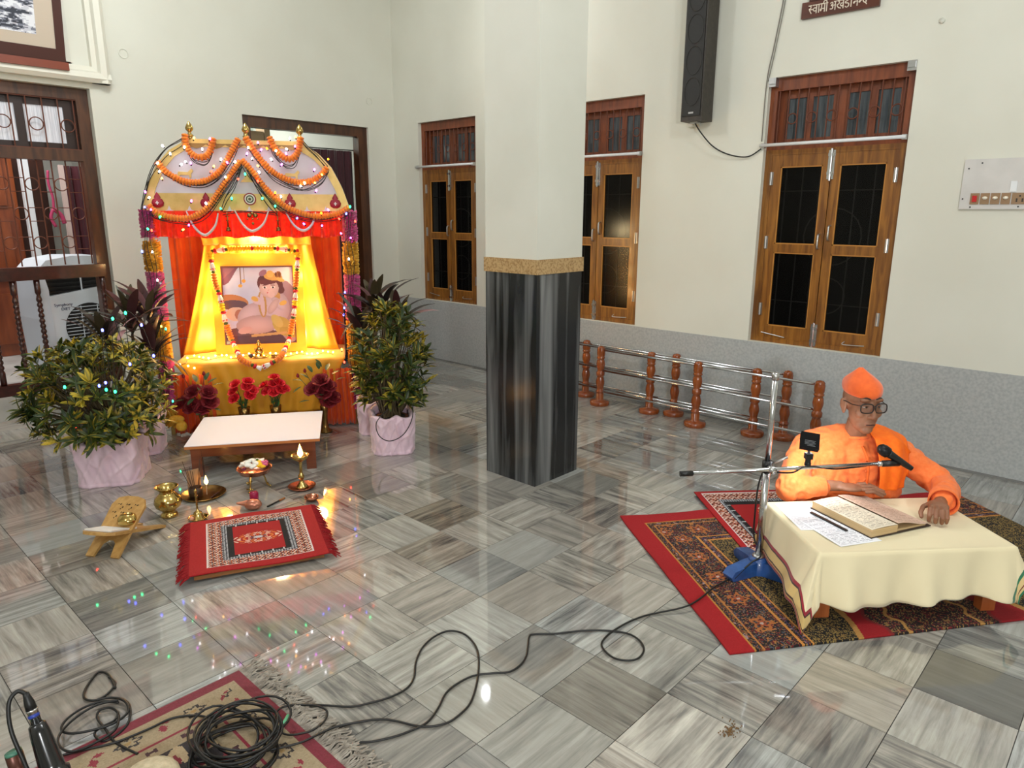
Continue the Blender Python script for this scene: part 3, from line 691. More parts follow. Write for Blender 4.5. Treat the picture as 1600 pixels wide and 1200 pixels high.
struct(MB().b(3.05, 4.9, 9.3, 9.4, 0, 3.4).build('wall_back_room', mat('pale_green_wall', (206, 222, 214), .8)), 'pale green wall seen through the shrine doorway')
tag(MB().b(-.28, .28, -.1, .1, 0, .28).b(.29, .36, -.1, .1, 0, .4).build('cardboard_box', mat('tan_box', (176, 150, 120), .8), None, loc=(4.12, 8.2, 2.232)), 'tan box on a ledge seen above the maroon curtain', 'box')
tag(MB().b(-.5, .5, -.15, .15, 2.15, 2.23).b(-.5, -.44, -.15, .15, .19, 2.15).b(.44, .5, -.15, .15, .19, 2.15).build('storage_rack', BROWN, None, loc=(4.10, 8.2, 0)), 'dark wooden rack in the room behind the maroon curtain', 'rack')
# ------------------------------------------------------------------ the shrine (local frame: u right, v away from the camera, z up)
SA = R_(-34.); SO = (2.4832, 4.8476); SU = (math.cos(SA), math.sin(SA)); SV = (-math.sin(SA), math.cos(SA))
def LW(u, v, z=0.): return (SO[0] + u * SU[0] + v * SV[0], SO[1] + u * SU[1] + v * SV[1], z)
def sthing(name, label, cat, u=0, v=0, z=0, group=None, rz=0): return thing(name, label, cat, LW(u, v, z), SA + rz, group)
def cloth_mat(name, c1, c2, translucent=.35, scale=40, rough=.8, sheen=.3):
    m = mat(name, c1, rough, col2=c2, scale=scale, sheen=sheen); nt = m.node_tree; b = nt.nodes['Principled BSDF']; out = nt.nodes['Material Output']
    t = nt.nodes.new('ShaderNodeBsdfTranslucent'); mx = nt.nodes.new('ShaderNodeMixShader'); mx.inputs[0].default_value = translucent
    src = b.inputs['Base Color'].links[0].from_socket; nt.links.new(src, t.inputs['Color'])
    nt.links.new(b.outputs[0], mx.inputs[1]); nt.links.new(t.outputs[0], mx.inputs[2]); nt.links.new(mx.outputs[0], out.inputs['Surface'])
    return m
GOLDB = mat('gold_foil_board', (206, 172, 96), .42, .25, col2=(222, 190, 116), scale=14)
GOLDD = mat('dull_gold_scallop', (150, 116, 62), .5, .2)
WHITEB = mat('white_satin_board', (206, 200, 206), .6, col2=(216, 211, 216), scale=6)
REDV = cloth_mat('red_orange_frill', (232, 54, 14), (242, 78, 22), .45)
ORC = cloth_mat('orange_curtain_cloth', (238, 84, 10), (246, 104, 20), .3, 8)
YEL = cloth_mat('golden_yellow_satin', (238, 166, 20), (244, 178, 34), .25, 8, rough=.55)
sh = sthing('shrine_canopy', 'gold and white arched canopy on four posts over the altar', 'canopy')
half = [(.69, 1.60), (.685, 1.63), (.64, 1.77), (.575, 1.903), (.488, 2.0), (.37, 2.071)]
outer = half + [(-u, z) for u, z in reversed(half)]
def inset(u, z): return (u * (1 - .075), 1.60 + (z - 1.60) * (1 - .09))
inner = [inset(u, z) for u, z in outer]
FX = Matrix.Rotation(R_(90), 4, 'X')                       # polygon (u, z) -> front plane, +z of prism points to the viewer (-v)
for v in (0., .72):
    fr = MB(); n = len(outer)
    for i in range(n - 1): fr.prism([outer[i], outer[i + 1], inner[i + 1], inner[i]], -.012 - v, .014 - v, M=FX)
    fr.build('arch_frame', GOLDB, sh)
    MB().prism(inner, -.006 - v, .004 - v, M=FX).build('arch_panel', WHITEB, sh)
    MB().b(-.66, .66, v - .012, v + .012, 1.60, 1.722).build('gold_band', GOLDB, sh)
MB().b(-.40, .40, -.02, .74, 2.05, 2.078).build('top_bar', GOLDB, sh)
sc = []
for k in range(25): a = k / 24; sc.append((-.37 + .74 * a, 2.045 - .028 * abs(math.sin(a * math.pi * 6))))
MB().prism(sc + [(.37, 2.06), (-.37, 2.06)], .012, .018, M=FX).build('scalloped_trim', GOLDD, sh)
def roof(a, b_):
    k = a * (len(outer) - 1); i = min(int(k), len(outer) - 2); f = k - i
    return (outer[i][0] * (1 - f) + outer[i + 1][0] * f, .013 + b_ * .694, outer[i][1] * (1 - f) + outer[i + 1][1] * f)
MB().sheet(roof, 40, 4).build('roof', mat('cream_roof_cloth', (214, 206, 190), .8), sh, solid=.006)
for u in (-.66, .66):
    for v in (.0, .72): MB().tube([(u, v + .02, 0), (u, v + .02, 1.62)], .018, 10).build('post', GOLDB, sh, True)
fin = MB().lathe([(.020, 0), (.024, .006), (.012, .012), (.018, .022), (.024, .03), (.012, .042), (.010, .05), (.024, .066), (.026, .078), (.016, .10), (.004, .118), (.0, .122)], 16).mesh('finial', BRASS, True)
for u in (-.345, .015, .372): link('finial', fin, sh, (u, .0, 2.072))
for u in (-.588, -.278, .277, .589):                        # painted pot ornaments on the gold band
    MB().lathe([(.012, 0), (.034, .012), (.040, .034), (.030, .056), (.016, .062), (.022, .068), (.010, .09), (.0, .105)], 16, (u, -.020, 1.625), sy=.35).build('pot_ornament', mat('crimson_ornament', (150, 18, 44), .45), sh, True)
    MB().b(u - .003, u + .003, -.037, -.034, 1.645, 1.669).b(u - .010, u + .010, -.037, -.034, 1.654, 1.660).build('star', mat('white_dot', (240, 232, 226), .5), sh)
for r, c, d in ((.042, (142, 28, 30), 0), (.034, (228, 222, 206), .002), (.026, (58, 58, 48), .004), (.018, (200, 206, 180), .006), (.010, (76, 70, 50), .008)):
    MB().lathe([(r, 0), (r, .004)], 24, M=Matrix.Translation((.009, -.014 - d, 1.686)) @ FX).build('medallion_ring', mat('medal_%d_%d_%d' % c, c, .5), sh)
for k in range(9):
    u = -.52 + k * .13
    MB().prism([(u - .03, 1.604), (u - .012, 1.612), (u, 1.64), (u + .012, 1.612), (u + .03, 1.604)], .014, .018, M=FX).build('lotus_point', WHITEB, sh)
for s, c in ((-1, -.40), (1, .30)):                         # small gold animal figures
    MB().prism([(c - .05, 1.835), (c - .04, 1.865), (c + .02, 1.862), (c + .045, 1.885), (c + .055, 1.87), (c + .04, 1.85), (c + .04, 1.825), (c + .03, 1.825), (c + .025, 1.842), (c - .03, 1.842), (c - .035, 1.822), (c - .045, 1.822)], .005, .012, M=FX).build('gold_figure', GOLDB, sh)
MB().prism([(-.045, 1.80), (.05, 1.80), (.02, 1.83), (.003, 1.87), (-.015, 1.83)], .005, .012, M=FX).build('gold_figure', GOLDB, sh)
def frill(a, b_):
    u = -.63 + 1.26 * a; t = 1 - b_
    d = .014 * math.sin(a * 118) + .008 * math.sin(a * 223 + 1) + .004 * math.sin(a * 301)
    return (u, -.026 + d * (.3 + .7 * t), 1.605 - .18 * t + .006 * math.sin(a * 40) * t)
MB().sheet(frill, 320, 6).build('frill', REDV, sh, True, solid=.002)
BEAD = mat('pale_bead_string', (214, 196, 190), .35)
for pts in ([(-.406, 1.602), (-.363, 1.495), (-.298, 1.442), (-.23, 1.503), (-.202, 1.59)], [(-.094, 1.612), (-.047, 1.516), (.013, 1.468), (.089, 1.516), (.13, 1.604)], [(.245, 1.60), (.297, 1.507), (.361, 1.471), (.421, 1.516), (.45, 1.60)]):
    p = smooth_path([(u, -.056, z) for u, z in pts], 8); nn = len(p)
    MB().tube(p, [.004 + .006 * math.sin(math.pi * i / (nn - 1)) for i in range(nn)], 7).build('bead_string', BEAD, sh, True)
for u in (-.146, .188):
    MB().tube([(u, -.045, 1.6), (u, -.045, 1.49)], [.003, .006], 6).tube([(u - .014, -.045, 1.565), (u + .014, -.045, 1.565)], .002, 5).tube([(u - .012, -.045, 1.54), (u + .012, -.045, 1.54)], .002, 5).lathe([(.004, .03), (.012, .024), (.014, .01), (.02, 0)], 14, (u, -.045, 1.468)).build('hanging_bell', BRASSD, sh, True)
pe = MB()
for du, dz, r in ((-.02, 1.575, .016), (.02, 1.575, .016), (0, 1.59, .010), (-.034, 1.55, .006), (.034, 1.55, .006), (0, 1.55, .007), (0, 1.52, .010)): pe.ball((.02 + du, -.045, dz), (r, r * .5, r), 10, 6)
pe.build('pendant', BRASSD, sh, True)
# curtains of the shrine
def pleat(u0, u1, v, z0, z1, k, amp, flare=0.):
    def fn(a, b_):
        u = u0 + (u1 - u0) * a; z = z0 + (z1 - z0) * b_
        return (u + flare * (a - .5) * (1 - b_), v + amp * (math.sin(a * k * 6.283) + .4 * math.sin(a * k * 2.7 * 6.283 + b_ * 2)), z)
    return fn
tag(MB().sheet(pleat(-.70, .60, .66, .42, 1.59, 13, .016), 180, 8).build('backdrop_curtain', ORC, None, True, LW(0, 0), SA, solid=.003), 'orange pleated curtain at the back of the shrine', 'curtain')
for u0, u1, lb in ((-.62, -.36, 'orange pleated skirt left of the yellow altar front'), (.41, .64, 'orange pleated skirt right of the yellow altar front')):
    tag(MB().sheet(pleat(u0, u1, -.015, .012, .45, 5, .02, .04), 60, 8).build('altar_skirt', ORC, None, True, LW(0, 0), SA, solid=.003), lb, 'cloth', 'orange altar skirts')
al = sthing('altar_table', 'low wooden altar table under the yellow satin cloth', 'table')
MB().b(-.52, .52, .03, .60, .47, .518).build('top', BROWN, al)
for u in (-.47, .47):
    for v in (.07, .55): MB().b(u - .03, u + .03, v - .03, v + .03, 0, .47).build('leg', BROWN, al)
MB().b(-.40, .45, .015, .035, .03, .125).build('front_board', mat('varnished_plinth', (128, 78, 28), .4), al)
def altar(a, b_):                                          # b: 0 hem in front -> 1 back of the top
    L = .40 + .58; s = b_ * L
    wr = lambda k, p: math.sin(a * k * 6.283 + p)
    if s < .40:
        t = 1 - s / .40; hw0, hw1 = -.60 + .20 * t ** .8, .60 - .16 * t ** .8
        u = hw0 + (hw1 - hw0) * a
        return (u, -.012 - .006 * wr(5, 0) * t + .004 * wr(11, 1), .122 + s + .006 * t * wr(3, 2))
    t = s - .40; u = -.60 + 1.20 * a
    e = min(1, t / .03)
    return (u, -.012 + t, .522 + .006 * e + .002 * wr(4, t * 20))
ac_ = tag(MB().sheet(altar, 70, 50).build('altar_cloth', YEL, None, True, LW(0, 0), SA, solid=.003), 'golden yellow satin cloth over the altar table', 'cloth')
def tent(a, b_):                                           # cloth falling from the canopy behind the picture
    t = 1 - b_
    u0, u1 = -.405 - .20 * t ** 1.2, .37 + .18 * t ** 1.2
    s = abs(a - .5) * 2
    return (u0 + (u1 - u0) * a, .52 - .04 * t - .16 * t * s ** 2 + .014 * math.sin(a * 30 + t * 3) * (.3 + t) + .006 * math.sin(a * 71), .534 + .90 * b_)
tag(MB().sheet(tent, 90, 24).build('drape', YEL, None, True, LW(0, 0), SA, solid=.003), 'yellow satin drape spreading behind the framed picture', 'cloth')
tag(MB().sheet(lambda a, b_: (-.42 + .80 * a, .50 + .01 * math.sin(a * 50) - .10 * b_, 1.35 + .12 * b_), 40, 6).build('upper_drape', YEL, None, True, LW(0, 0), SA, solid=.003), 'yellow satin cloth gathered under the canopy above the picture', 'cloth')
# picture of a seated child
pic = sthing('altar_picture', 'framed picture of a seated crowned child among yellow satin', 'picture', -.03, .30, .532)
TL = Matrix.Rotation(R_(-8), 4, 'X')
YW = mat('yellow_wrapped_frame', (246, 178, 32), .55, col2=(240, 164, 20), scale=10)
pw, ph, pb, bd = .53, .60, .07, .07
MB().b(-pw / 2 - bd, -pw / 2, 0, .035, 0, pb + ph + .095, M=TL).b(pw / 2, pw / 2 + bd, 0, .035, 0, pb + ph + .095, M=TL).b(-pw / 2, pw / 2, 0, .035, 0, pb, M=TL).b(-pw / 2, pw / 2, 0, .035, pb + ph, pb + ph + .095, M=TL).build('frame', YW, pic)
FRB = mat('thin_dark_rebate', (92, 46, 18), .4)
MB().b(-pw / 2, -pw / 2 + .008, -.004, .03, pb, pb + ph, M=TL).b(pw / 2 - .008, pw / 2, -.004, .03, pb, pb + ph, M=TL).b(-pw / 2 + .008, pw / 2 - .008, -.004, .03, pb + ph - .012, pb + ph, M=TL).b(-pw / 2 + .008, pw / 2 - .008, -.004, .03, pb, pb + .006, M=TL).build('rebate', FRB, pic)
def child_print(X, Y):
    x = X / pw; y = Y / ph                                   # 0..1
    n = vnoise(X, Y, 30, 1)
    img = np.stack([166 + 34 * x + 18 * y + 10 * n, 176 + 22 * x + 22 * y + 10 * n, 226 + 10 * y + 8 * n], -1)
    g = np.exp(-(((x - .28) / .30) ** 2 + ((y - .62) / .25) ** 2))[..., None]; img = img * (1 - .35 * g) + np.array((150, 172, 226)) * .35 * g
    def ell(cx, cy, rx, ry, col, rot=0., soft=None, shade=0.):
        c, s = math.cos(rot), math.sin(rot); dx = x - cx; dy = y - cy
        a = (dx * c + dy * s) / rx; b_ = (-dx * s + dy * c) / ry; d = a * a + b_ * b_; mk = d < 1
        colr = np.array(col, float) * (1 - shade * np.clip(d, 0, 1))[..., None]
        img[mk] = colr[mk]
    put(img, (y > .98), (232, 170, 140))
    put(img, (x + (1 - y) * 1.2 < .30 + .04 * np.sin(x * 20)), (120, 84, 108)); put(img, (x + (1 - y) * 1.2 < .22), (140, 98, 116))
    for cx, cy in ((.29, .80), (.24, .74)):
        put(img, (np.abs(x - cx - .01) < .006) & (y > cy), (110, 84, 74)); ell(cx, cy, .028, .022, (206, 158, 74))
    put(img, y < .17 + .05 * np.sin(x * 5), (92, 70, 88)); put(img, (y < .1), (78, 58, 78))
    ell(.12, .53, .22, .10, (176, 122, 84), -.1); ell(.12, .50, .20, .06, (96, 74, 92))          # basket
    ell(.16, .38, .14, .09, (198, 176, 172)); ell(.21, .37, .07, .07, (160, 110, 98))
    sk = (196, 180, 204)
    ell(.88, .40, .18, .40, (150, 128, 150), .1)                                                    # shade behind
    ell(.66, .45, .25, .24, sk, 0, shade=.16)                                                       # torso
    ell(.36, .37, .20, .13, sk, .5, shade=.14)                                                      # knee
    ell(.45, .24, .30, .12, (196, 172, 188), .05, shade=.16); ell(.27, .17, .10, .045, (190, 160, 172), .2)
    ell(.80, .21, .16, .11, (172, 158, 92), -.6); ell(.88, .13, .14, .06, (158, 144, 84), -.3); ell(.72, .28, .10, .06, (186, 172, 110), -.8)
    put(img, (np.abs(y - .075 - .06 * x) < .016) & (x > .35) & (x < .85), (176, 150, 112))          # flute
    ell(.53, .50, .06, .17, (176, 142, 96), .05); ell(.53, .50, .03, .15, sk, .05); ell(.74, .57, .04, .10, (180, 146, 96), -.2)
    ell(.46, .55, .09, .05, sk, -.4); ell(.43, .57, .05, .03, (198, 164, 92), -.4)
    ell(.76, .50, .12, .055, sk, -.7, shade=.1); ell(.68, .47, .12, .05, (200, 176, 188), .9, shade=.12); ell(.82, .51, .055, .03, (204, 170, 96), .3)
    ell(.64, .77, .165, .135, (92, 56, 66)); ell(.80, .68, .05, .05, (96, 58, 66)); ell(.77, .74, .06, .09, (92, 56, 66))      # hair
    ell(.635, .70, .135, .120, (214, 188, 196), shade=.12)                                          # face
    ell(.62, .785, .13, .035, (104, 62, 70), .05)
    for cx in (.575, .69): ell(cx, .715, .030, .014, (240, 232, 236)); ell(cx, .714, .014, .014, (60, 36, 48)); ell(cx, .742, .036, .006, (104, 66, 76), .1 if cx < .6 else -.1)
    ell(.628, .675, .012, .012, (196, 158, 164)); ell(.628, .645, .030, .010, (190, 96, 104))
    ell(.66, .62, .05, .04, (210, 184, 192)); ell(.63, .645, .012, .035, (212, 186, 194), -.2)
    ell(.70, .85, .13, .05, (206, 164, 96), -.1); ell(.66, .885, .05, .045, (222, 184, 110)); ell(.78, .87, .04, .05, (150, 104, 66)); ell(.74, .875, .012, .03, (108, 64, 48)); ell(.79, .875, .01, .03, (108, 64, 48)); ell(.80, .81, .06, .025, (214, 176, 104), -.3)
    ell(.56, .90, .06, .035, (146, 116, 146), .5)
    return np.clip(img, 0, 255)
painted('print', pw - .016, ph - .018, .0035, child_print, attr_mat('glossy_print', .12, coat=.6), pic, M=TL @ Matrix.Translation((-pw / 2 + .008, .006, pb + .006)) @ FX)

# ------------------------------------------------------------------ garlands
def flower_mesh(name, r, m_, seed=0, flat=.6, n=18):
    rnd = random.Random(seed); b_ = MB(); prof = [(.25, -.95), (.8, -.7), (1., -.1), (.95, .35), (.55, .8), (.12, .95)]
    vs = []
    for (q, z) in prof:
        for j in range(n):
            t = 2 * math.pi * j / n; k = 1 + (.13 if j % 2 else -.08) + rnd.uniform(-.06, .06)
            vs.append((q * r * k * math.cos(t), q * r * k * math.sin(t), z * r * flat))
    fs = [(i * n + j, i * n + (j + 1) % n, (i + 1) * n + (j + 1) % n, (i + 1) * n + j) for i in range(len(prof) - 1) for j in range(n)]
    fs += [tuple(range(n - 1, -1, -1)), tuple((len(prof) - 1) * n + j for j in range(n))]
    return b_.add(vs, fs).mesh(name, m_, True)
MGO = mat('orange_marigold', (226, 112, 8), .8, col2=(240, 138, 20), scale=90, sheen=.3, bump=.4)
MGY = mat('yellow_marigold', (244, 196, 20), .8, col2=(250, 214, 50), scale=90, bump=.4)
RSE = mat('garland_red_rose', (182, 18, 34), .7, col2=(206, 36, 50), scale=80)
WHT = mat('tuberose_white', (246, 240, 232), .7)
LFG = mat('garland_leaf_green', (64, 92, 28), .6)
fm = {k: flower_mesh('marigold', .021, MGO, k) for k in range(3)}
def step_path(pts, step, n=10):
    p = smooth_path(pts, n); out = [p[0].copy()]; acc = 0.
    for i in range(1, len(p)):
        d = (p[i] - p[i - 1]).length; a0 = acc; acc += d
        while acc >= step:
            f = (step - a0) / d if d else 0; q = p[i - 1].lerp(p[i], min(1, f)); out.append(q); acc -= step; a0 = acc - d
            if d == 0: break
    return out
def orient(o, d):
    o.rotation_mode = 'QUATERNION'; o.rotation_quaternion = Vector(d).to_track_quat('Z', 'Y')
def garland(label, pts, v=-.055, step=.0195, rnd=random.Random(3)):
    g = sthing('marigold_garland', label, 'garland', group='marigold swags on the canopy')
    P = step_path([(u, v, z) for u, z in pts], step)
    MB().tube(P, .004, 5).build('string', mat('garland_string', (120, 70, 20), .8), g)
    for i, p in enumerate(P):
        d = P[min(i + 1, len(P) - 1)] - P[max(i - 1, 0)]
        o = link('marigold', fm[i % 3], g, p); orient(o, d); s = rnd.uniform(.92, 1.1); o.scale = (s, s, s)
    return g
GS = dict(g1=[(-.366, 2.096), (-.365, 2.03), (-.326, 1.969), (-.258, 1.958), (-.214, 2.001), (-.19, 2.084)], g2=[(-.552, 1.915), (-.503, 1.854), (-.396, 1.797), (-.273, 1.799), (-.164, 1.868), (-.083, 1.987), (-.025, 2.092)],
 g3=[(.02, 2.085), (.075, 1.99), (.172, 1.873), (.296, 1.81), (.403, 1.803), (.494, 1.847), (.554, 1.913)], g4=[(.175, 2.093), (.204, 2.022), (.263, 1.964), (.319, 1.961), (.361, 2.017), (.379, 2.098)],
 g5=[(-.634, 1.635), (-.598, 1.593), (-.501, 1.559), (-.378, 1.559), (-.269, 1.624), (-.151, 1.775), (-.048, 1.912), (-.021, 1.937)], g6=[(-.015, 1.937), (.033, 1.883), (.14, 1.735), (.262, 1.627), (.433, 1.57), (.589, 1.583), (.68, 1.629)])
garland('short orange marigold swag at the canopy top left', GS['g1']); garland('orange marigold swag falling left from the middle finial', GS['g2']); garland('orange marigold swag falling right from the middle finial', GS['g3'])
garland('short orange marigold swag at the canopy top right', GS['g4']); garland('lowest long marigold swag on the left half of the canopy', GS['g5']); garland('lowest long marigold swag on the right half of the canopy', GS['g6'])
# garland round the picture
pg = sthing('picture_garland', 'mixed marigold, rose and tuberose garland hung round the altar picture', 'garland')
ry = flower_mesh('marigold', .020, MGY, 7); ro = flower_mesh('marigold', .021, MGO, 8); rr = flower_mesh('rose', .019, RSE, 9, .7, 10); rl_ = flower_mesh('leaf_knot', .015, LFG, 10, .7, 8)
tb = MB()
for k in range(9):
    t = k * .7; tb.tube([(0, 0, -.02), (.010 * math.cos(t), .010 * math.sin(t), .0), (.016 * math.cos(t), .016 * math.sin(t), .03)], [.003, .004, .005], 5)
rw = tb.mesh('tuberose', WHT, True)
def mixed(pts, seq, vf):
    P = step_path([(u, vf(z), z) for u, z in pts], .0205)
    MB().tube(P, .003, 5).build('string', mat('garland_string', (120, 70, 20), .8), pg)
    for i, p in enumerate(P):
        o_ = link({'y': 'marigold', 'o': 'marigold', 'r': 'rose', 'w': 'tuberose', 'g': 'leaf_knot'}[seq[i % len(seq)]], {'y': ry, 'o': ro, 'r': rr, 'w': rw, 'g': rl_}[seq[i % len(seq)]], pg, p)
        orient(o_, P[min(i + 1, len(P) - 1)] - P[max(i - 1, 0)])
vf = lambda z: .21 + (z - .53) * .14 if z > .63 else (-.05 if z < .555 else -.05 + (z - .555) / .075 * .274)
mixed([(-.33, 1.31), (-.15, 1.33), (.12, 1.328), (.285, 1.305)], 'grwwrgyyyyyyyyryyyyyyygrwwrgy', lambda z: .33)
mixed([(-.345, 1.30), (-.335, 1.20), (-.32, 1.08), (-.295, .97), (-.275, .82), (-.235, .66), (-.19, .60), (-.135, .553), (-.075, .515), (-.015, .485)], 'yyyrwwrgoooooogrwwr', vf)
mixed([(.285, 1.29), (.27, 1.15), (.255, 1.03), (.24, .90), (.22, .79), (.19, .66), (.165, .60), (.13, .553), (.065, .515), (.0, .485)], 'yyrwwrgoooooogrwwr', vf)
# petal ropes round the front posts
PINK = mat('magenta_petal', (222, 26, 138), .75, col2=(236, 70, 160), scale=60, sheen=.3); YPET = mat('yellow_petal', (240, 180, 44), .75, col2=(248, 204, 84), scale=60)
def petal_band(parent, u, z0, z1, m_, r, seed):
    rnd = random.Random(seed); b_ = MB(); n = int((z1 - z0) * 4200)
    b_.tube([(u, .02, z0), (u, .02, z1)], r * .72, 10)
    for k in range(n):
        z = rnd.uniform(z0, z1); t = rnd.uniform(0, 6.283); rr_ = r * rnd.uniform(.75, 1.0); w_ = rnd.uniform(.010, .018); dz = rnd.uniform(-.012, .016)
        a = Vector((math.cos(t), math.sin(t), 0)); c = Vector((-a.y, a.x, 0)); p = Vector((u, .02, z)) + a * rr_ * .7
        q = Vector((u, .02, z + dz)) + a * (rr_ + .016)
        b_.add([p - c * w_ * .5, p + c * w_ * .5, q + c * w_ * .6 + Vector((0, 0, .004)), q - c * w_ * .6 - Vector((0, 0, .004))], [(0, 1, 2, 3)])
    o = b_.build('petal_band', m_, parent, True); o['kind'] = 'stuff'
for s, segs, lb in ((-.668, ((1.42, 1.61, 0), (1.19, 1.40, 1), (.85, 1.19, 0), (.56, .85, 1), (.20, .56, 0), (.06, .20, 1)), 'rope of magenta and yellow petals round the left front post'), (.678, ((1.39, 1.61, 0), (1.15, 1.38, 1), (.80, 1.15, 0), (.46, .80, 1), (.12, .46, 0)), 'rope of magenta and yellow petals round the right front post')):
    pr_ = sthing('petal_rope', lb, 'garland', group='petal ropes on the shrine posts')
    for k, (a, c, i) in enumerate(segs): petal_band(pr_, s, a + .006, c - .006, (PINK, YPET)[i], .046, k + 5)

# ------------------------------------------------------------------ fairy lights
def bulb_mat(n, c, s): return mat('bulb_' + n, c, .3, emit=c, estr=s)
BM = dict(w=bulb_mat('white', (255, 250, 255), 14), y=bulb_mat('amber', (255, 176, 60), 12), p=bulb_mat('violet', (230, 90, 240), 10), b=bulb_mat('blue', (80, 90, 255), 12), g=bulb_mat('green', (40, 255, 150), 10), r=bulb_mat('red', (255, 60, 40), 10), o=bulb_mat('orange', (255, 130, 20), 12))
bms = {k: MB().ball((0, 0, 0), (.0065, .0065, .010), 10, 8).mesh('bulb', m_, True) for k, m_ in BM.items()}
holder = MB().tube([(0, 0, -.018), (0, 0, -.008)], .005, 6).mesh('bulb_holder', BLACKR)
def strands(pts, v, n, seed, spread=.014):
    rnd = random.Random(seed); b_ = MB()
    for k in range(n):
        ph_ = rnd.uniform(0, 6.28); oz = rnd.uniform(-.03, .012); ov = rnd.uniform(-.01, .02)
        P = [(u + rnd.uniform(-1, 1) * spread * .5, v + ov + spread * .4 * math.sin(i * 1.3 + ph_), z + oz + spread * math.sin(i * 1.1 + ph_)) for i, (u, z) in enumerate(pts)]
        b_.tube(smooth_path(P, 6), .0026, 5)
    return b_
fl1 = sthing('fairy_lights', 'black string of multicoloured fairy lights looped over the canopy front', 'fairy lights')
for k, key in enumerate(('g1', 'g2', 'g3', 'g4', 'g5', 'g6')):
    strands([(u, z - .022) for u, z in GS[key]], -.062, 4, k + 20).build('wire', BLACKR, fl1, True)
strands([(-.69, 1.60), (-.682, 1.66), (-.655, 1.74), (-.615, 1.83), (-.565, 1.915), (-.49, 2.0), (-.40, 2.06), (-.365, 2.09)], -.04, 4, 40, .010).build('wire', BLACKR, fl1, True)
strands([(.38, 2.09), (.42, 2.05), (.48, 2.0), (.55, 1.92)], -.04, 3, 41, .010).build('wire', BLACKR, fl1, True)
strands([(-.02, 1.93), (-.08, 1.80), (-.14, 1.70), (-.18, 1.62)], -.05, 3, 42, .012).build('wire', BLACKR, fl1, True); strands([(.0, 1.93), (.06, 1.80), (.13, 1.68), (.19, 1.60)], -.05, 3, 43, .012).build('wire', BLACKR, fl1, True)
strands([(-.18, 1.60), (-.06, 1.615), (.06, 1.612), (.19, 1.60)], -.045, 2, 44, .006).build('wire', BLACKR, fl1, True)
def S2(px, py, v):
    d = RM @ np.array([px - 800., 600. - py, -FPX]); nn = np.array([SV[0], SV[1]]); t = (nn @ np.array(SO) + v) / (nn @ d[:2]); q = t * d + np.array([0, 0, H])
    return (float((q[0] - SO[0]) * SU[0] + (q[1] - SO[1]) * SU[1]), v, float(q[2]))
BP = [(246, 255, 'w'), (249, 268, 'w'), (253, 279, 'y'), (254, 228, 'w'), (266, 240, 'w'), (227, 300, 'p'), (233, 309, 'w'), (226, 324, 'b'), (236, 328, 'p'), (250, 339, 'g'), (231, 358, 'g'), (286, 359, 'y'), (295, 352, 'p'), (303, 216, 'y'), (328, 217, 'p'), (288, 230, 'w'), (316, 233, 'w'), (290, 253, 'w'), (298, 255, 'p'), (283, 257, 'w'), (345, 249, 'w'), (355, 254, 'p'), (367, 253, 'w'), (334, 260, 'y'), (352, 277, 'w'), (330, 268, 'r'), (383, 272, 'g'), (345, 326, 'g'), (362, 310, 'g'), (372, 280, 'r'),
      (386, 240, 'p'), (388, 231, 'w'), (394, 248, 'w'), (403, 223, 'p'), (408, 234, 'p'), (417, 232, 'o'), (424, 249, 'w'), (440, 257, 'p'), (431, 236, 'w'), (448, 233, 'w'), (447, 240, 'p'), (461, 229, 'p'), (462, 214, 'y'), (453, 216, 'w'), (476, 286, 'w'), (470, 291, 'w'), (492, 286, 'y'), (494, 298, 'p'), (491, 265, 'p'), (503, 273, 'y'), (513, 249, 'o'), (430, 301, 'o'), (439, 307, 'w'), (403, 259, 'y'), (405, 269, 'w'), (403, 283, 'r'), (410, 310, 'g'), (430, 322, 'g'), (464, 341, 'b'), (475, 350, 'b'), (502, 333, 'o'), (513, 328, 'p'), (503, 353, 'p'), (530, 342, 'r'), (541, 334, 'b'), (547, 323, 'g'), (555, 346, 'r'), (533, 365, 'p'), (322, 318, 'w'), (299, 314, 'p')]
rb = random.Random(8)
for px, py, c in BP:
    q = S2(px, py, -.085); o = link('bulb', bms[c], fl1, q, (rb.uniform(-.8, .8), rb.uniform(-.8, .8), 0)); link('bulb_holder', holder, o)
for s, lst, lb in ((-1, [(222, 393, 'b'), (238, 394, 'w'), (246, 438, 'w'), (259, 514, 'g'), (245, 482, 'w'), (252, 510, 'y'), (262, 597, 'g'), (270, 627, 'g'), (237, 360, 'r')], 'fairy lights wound down the left petal rope'), (1, [(545, 405, 'w'), (539, 457, 'b'), (538, 481, 'b'), (537, 492, 'b'), (534, 546, 'y'), (548, 372, 'p'), (538, 566, 'r')], 'fairy lights wound down the right petal rope')):
    f2 = sthing('fairy_lights', lb, 'fairy lights', group='fairy lights on the shrine posts')
    b_ = MB(); u0 = .668 * s
    for k in range(3): b_.tube([(u0 + (k - 1) * .022 + .01 * math.sin(i * .8 + k), -.042 + .004 * math.sin(i), 1.6 - i * .05) for i in range(27)], .0022, 5)
    b_.build('wire', BLACKR, f2, True)
    for px, py, c in lst:
        o = link('bulb', bms[c], f2, S2(px, py, -.055), (rb.uniform(-.8, .8), 0, 0)); link('bulb_holder', holder, o)
f3 = sthing('fairy_lights', 'string of warm glowing fairy lights along the yellow altar top', 'fairy lights')
pts = [(-.54 + 1.05 * k / 27, .14 + .05 * math.sin(k * 1.3), .541 + .006 * (k % 2)) for k in range(28)]
MB().tube(smooth_path([(-.565, -.035, .53), (-.52, -.02, .535)] + [(a, b_, .533) for a, b_, c in pts], 3), .002, 5).build('wire', BLACKR, f3)
wm = MB().ball((0, 0, 0), .007, 8, 6).mesh('bulb', mat('bulb_warm', (255, 190, 90), .3, emit=(255, 178, 70), estr=45), True)
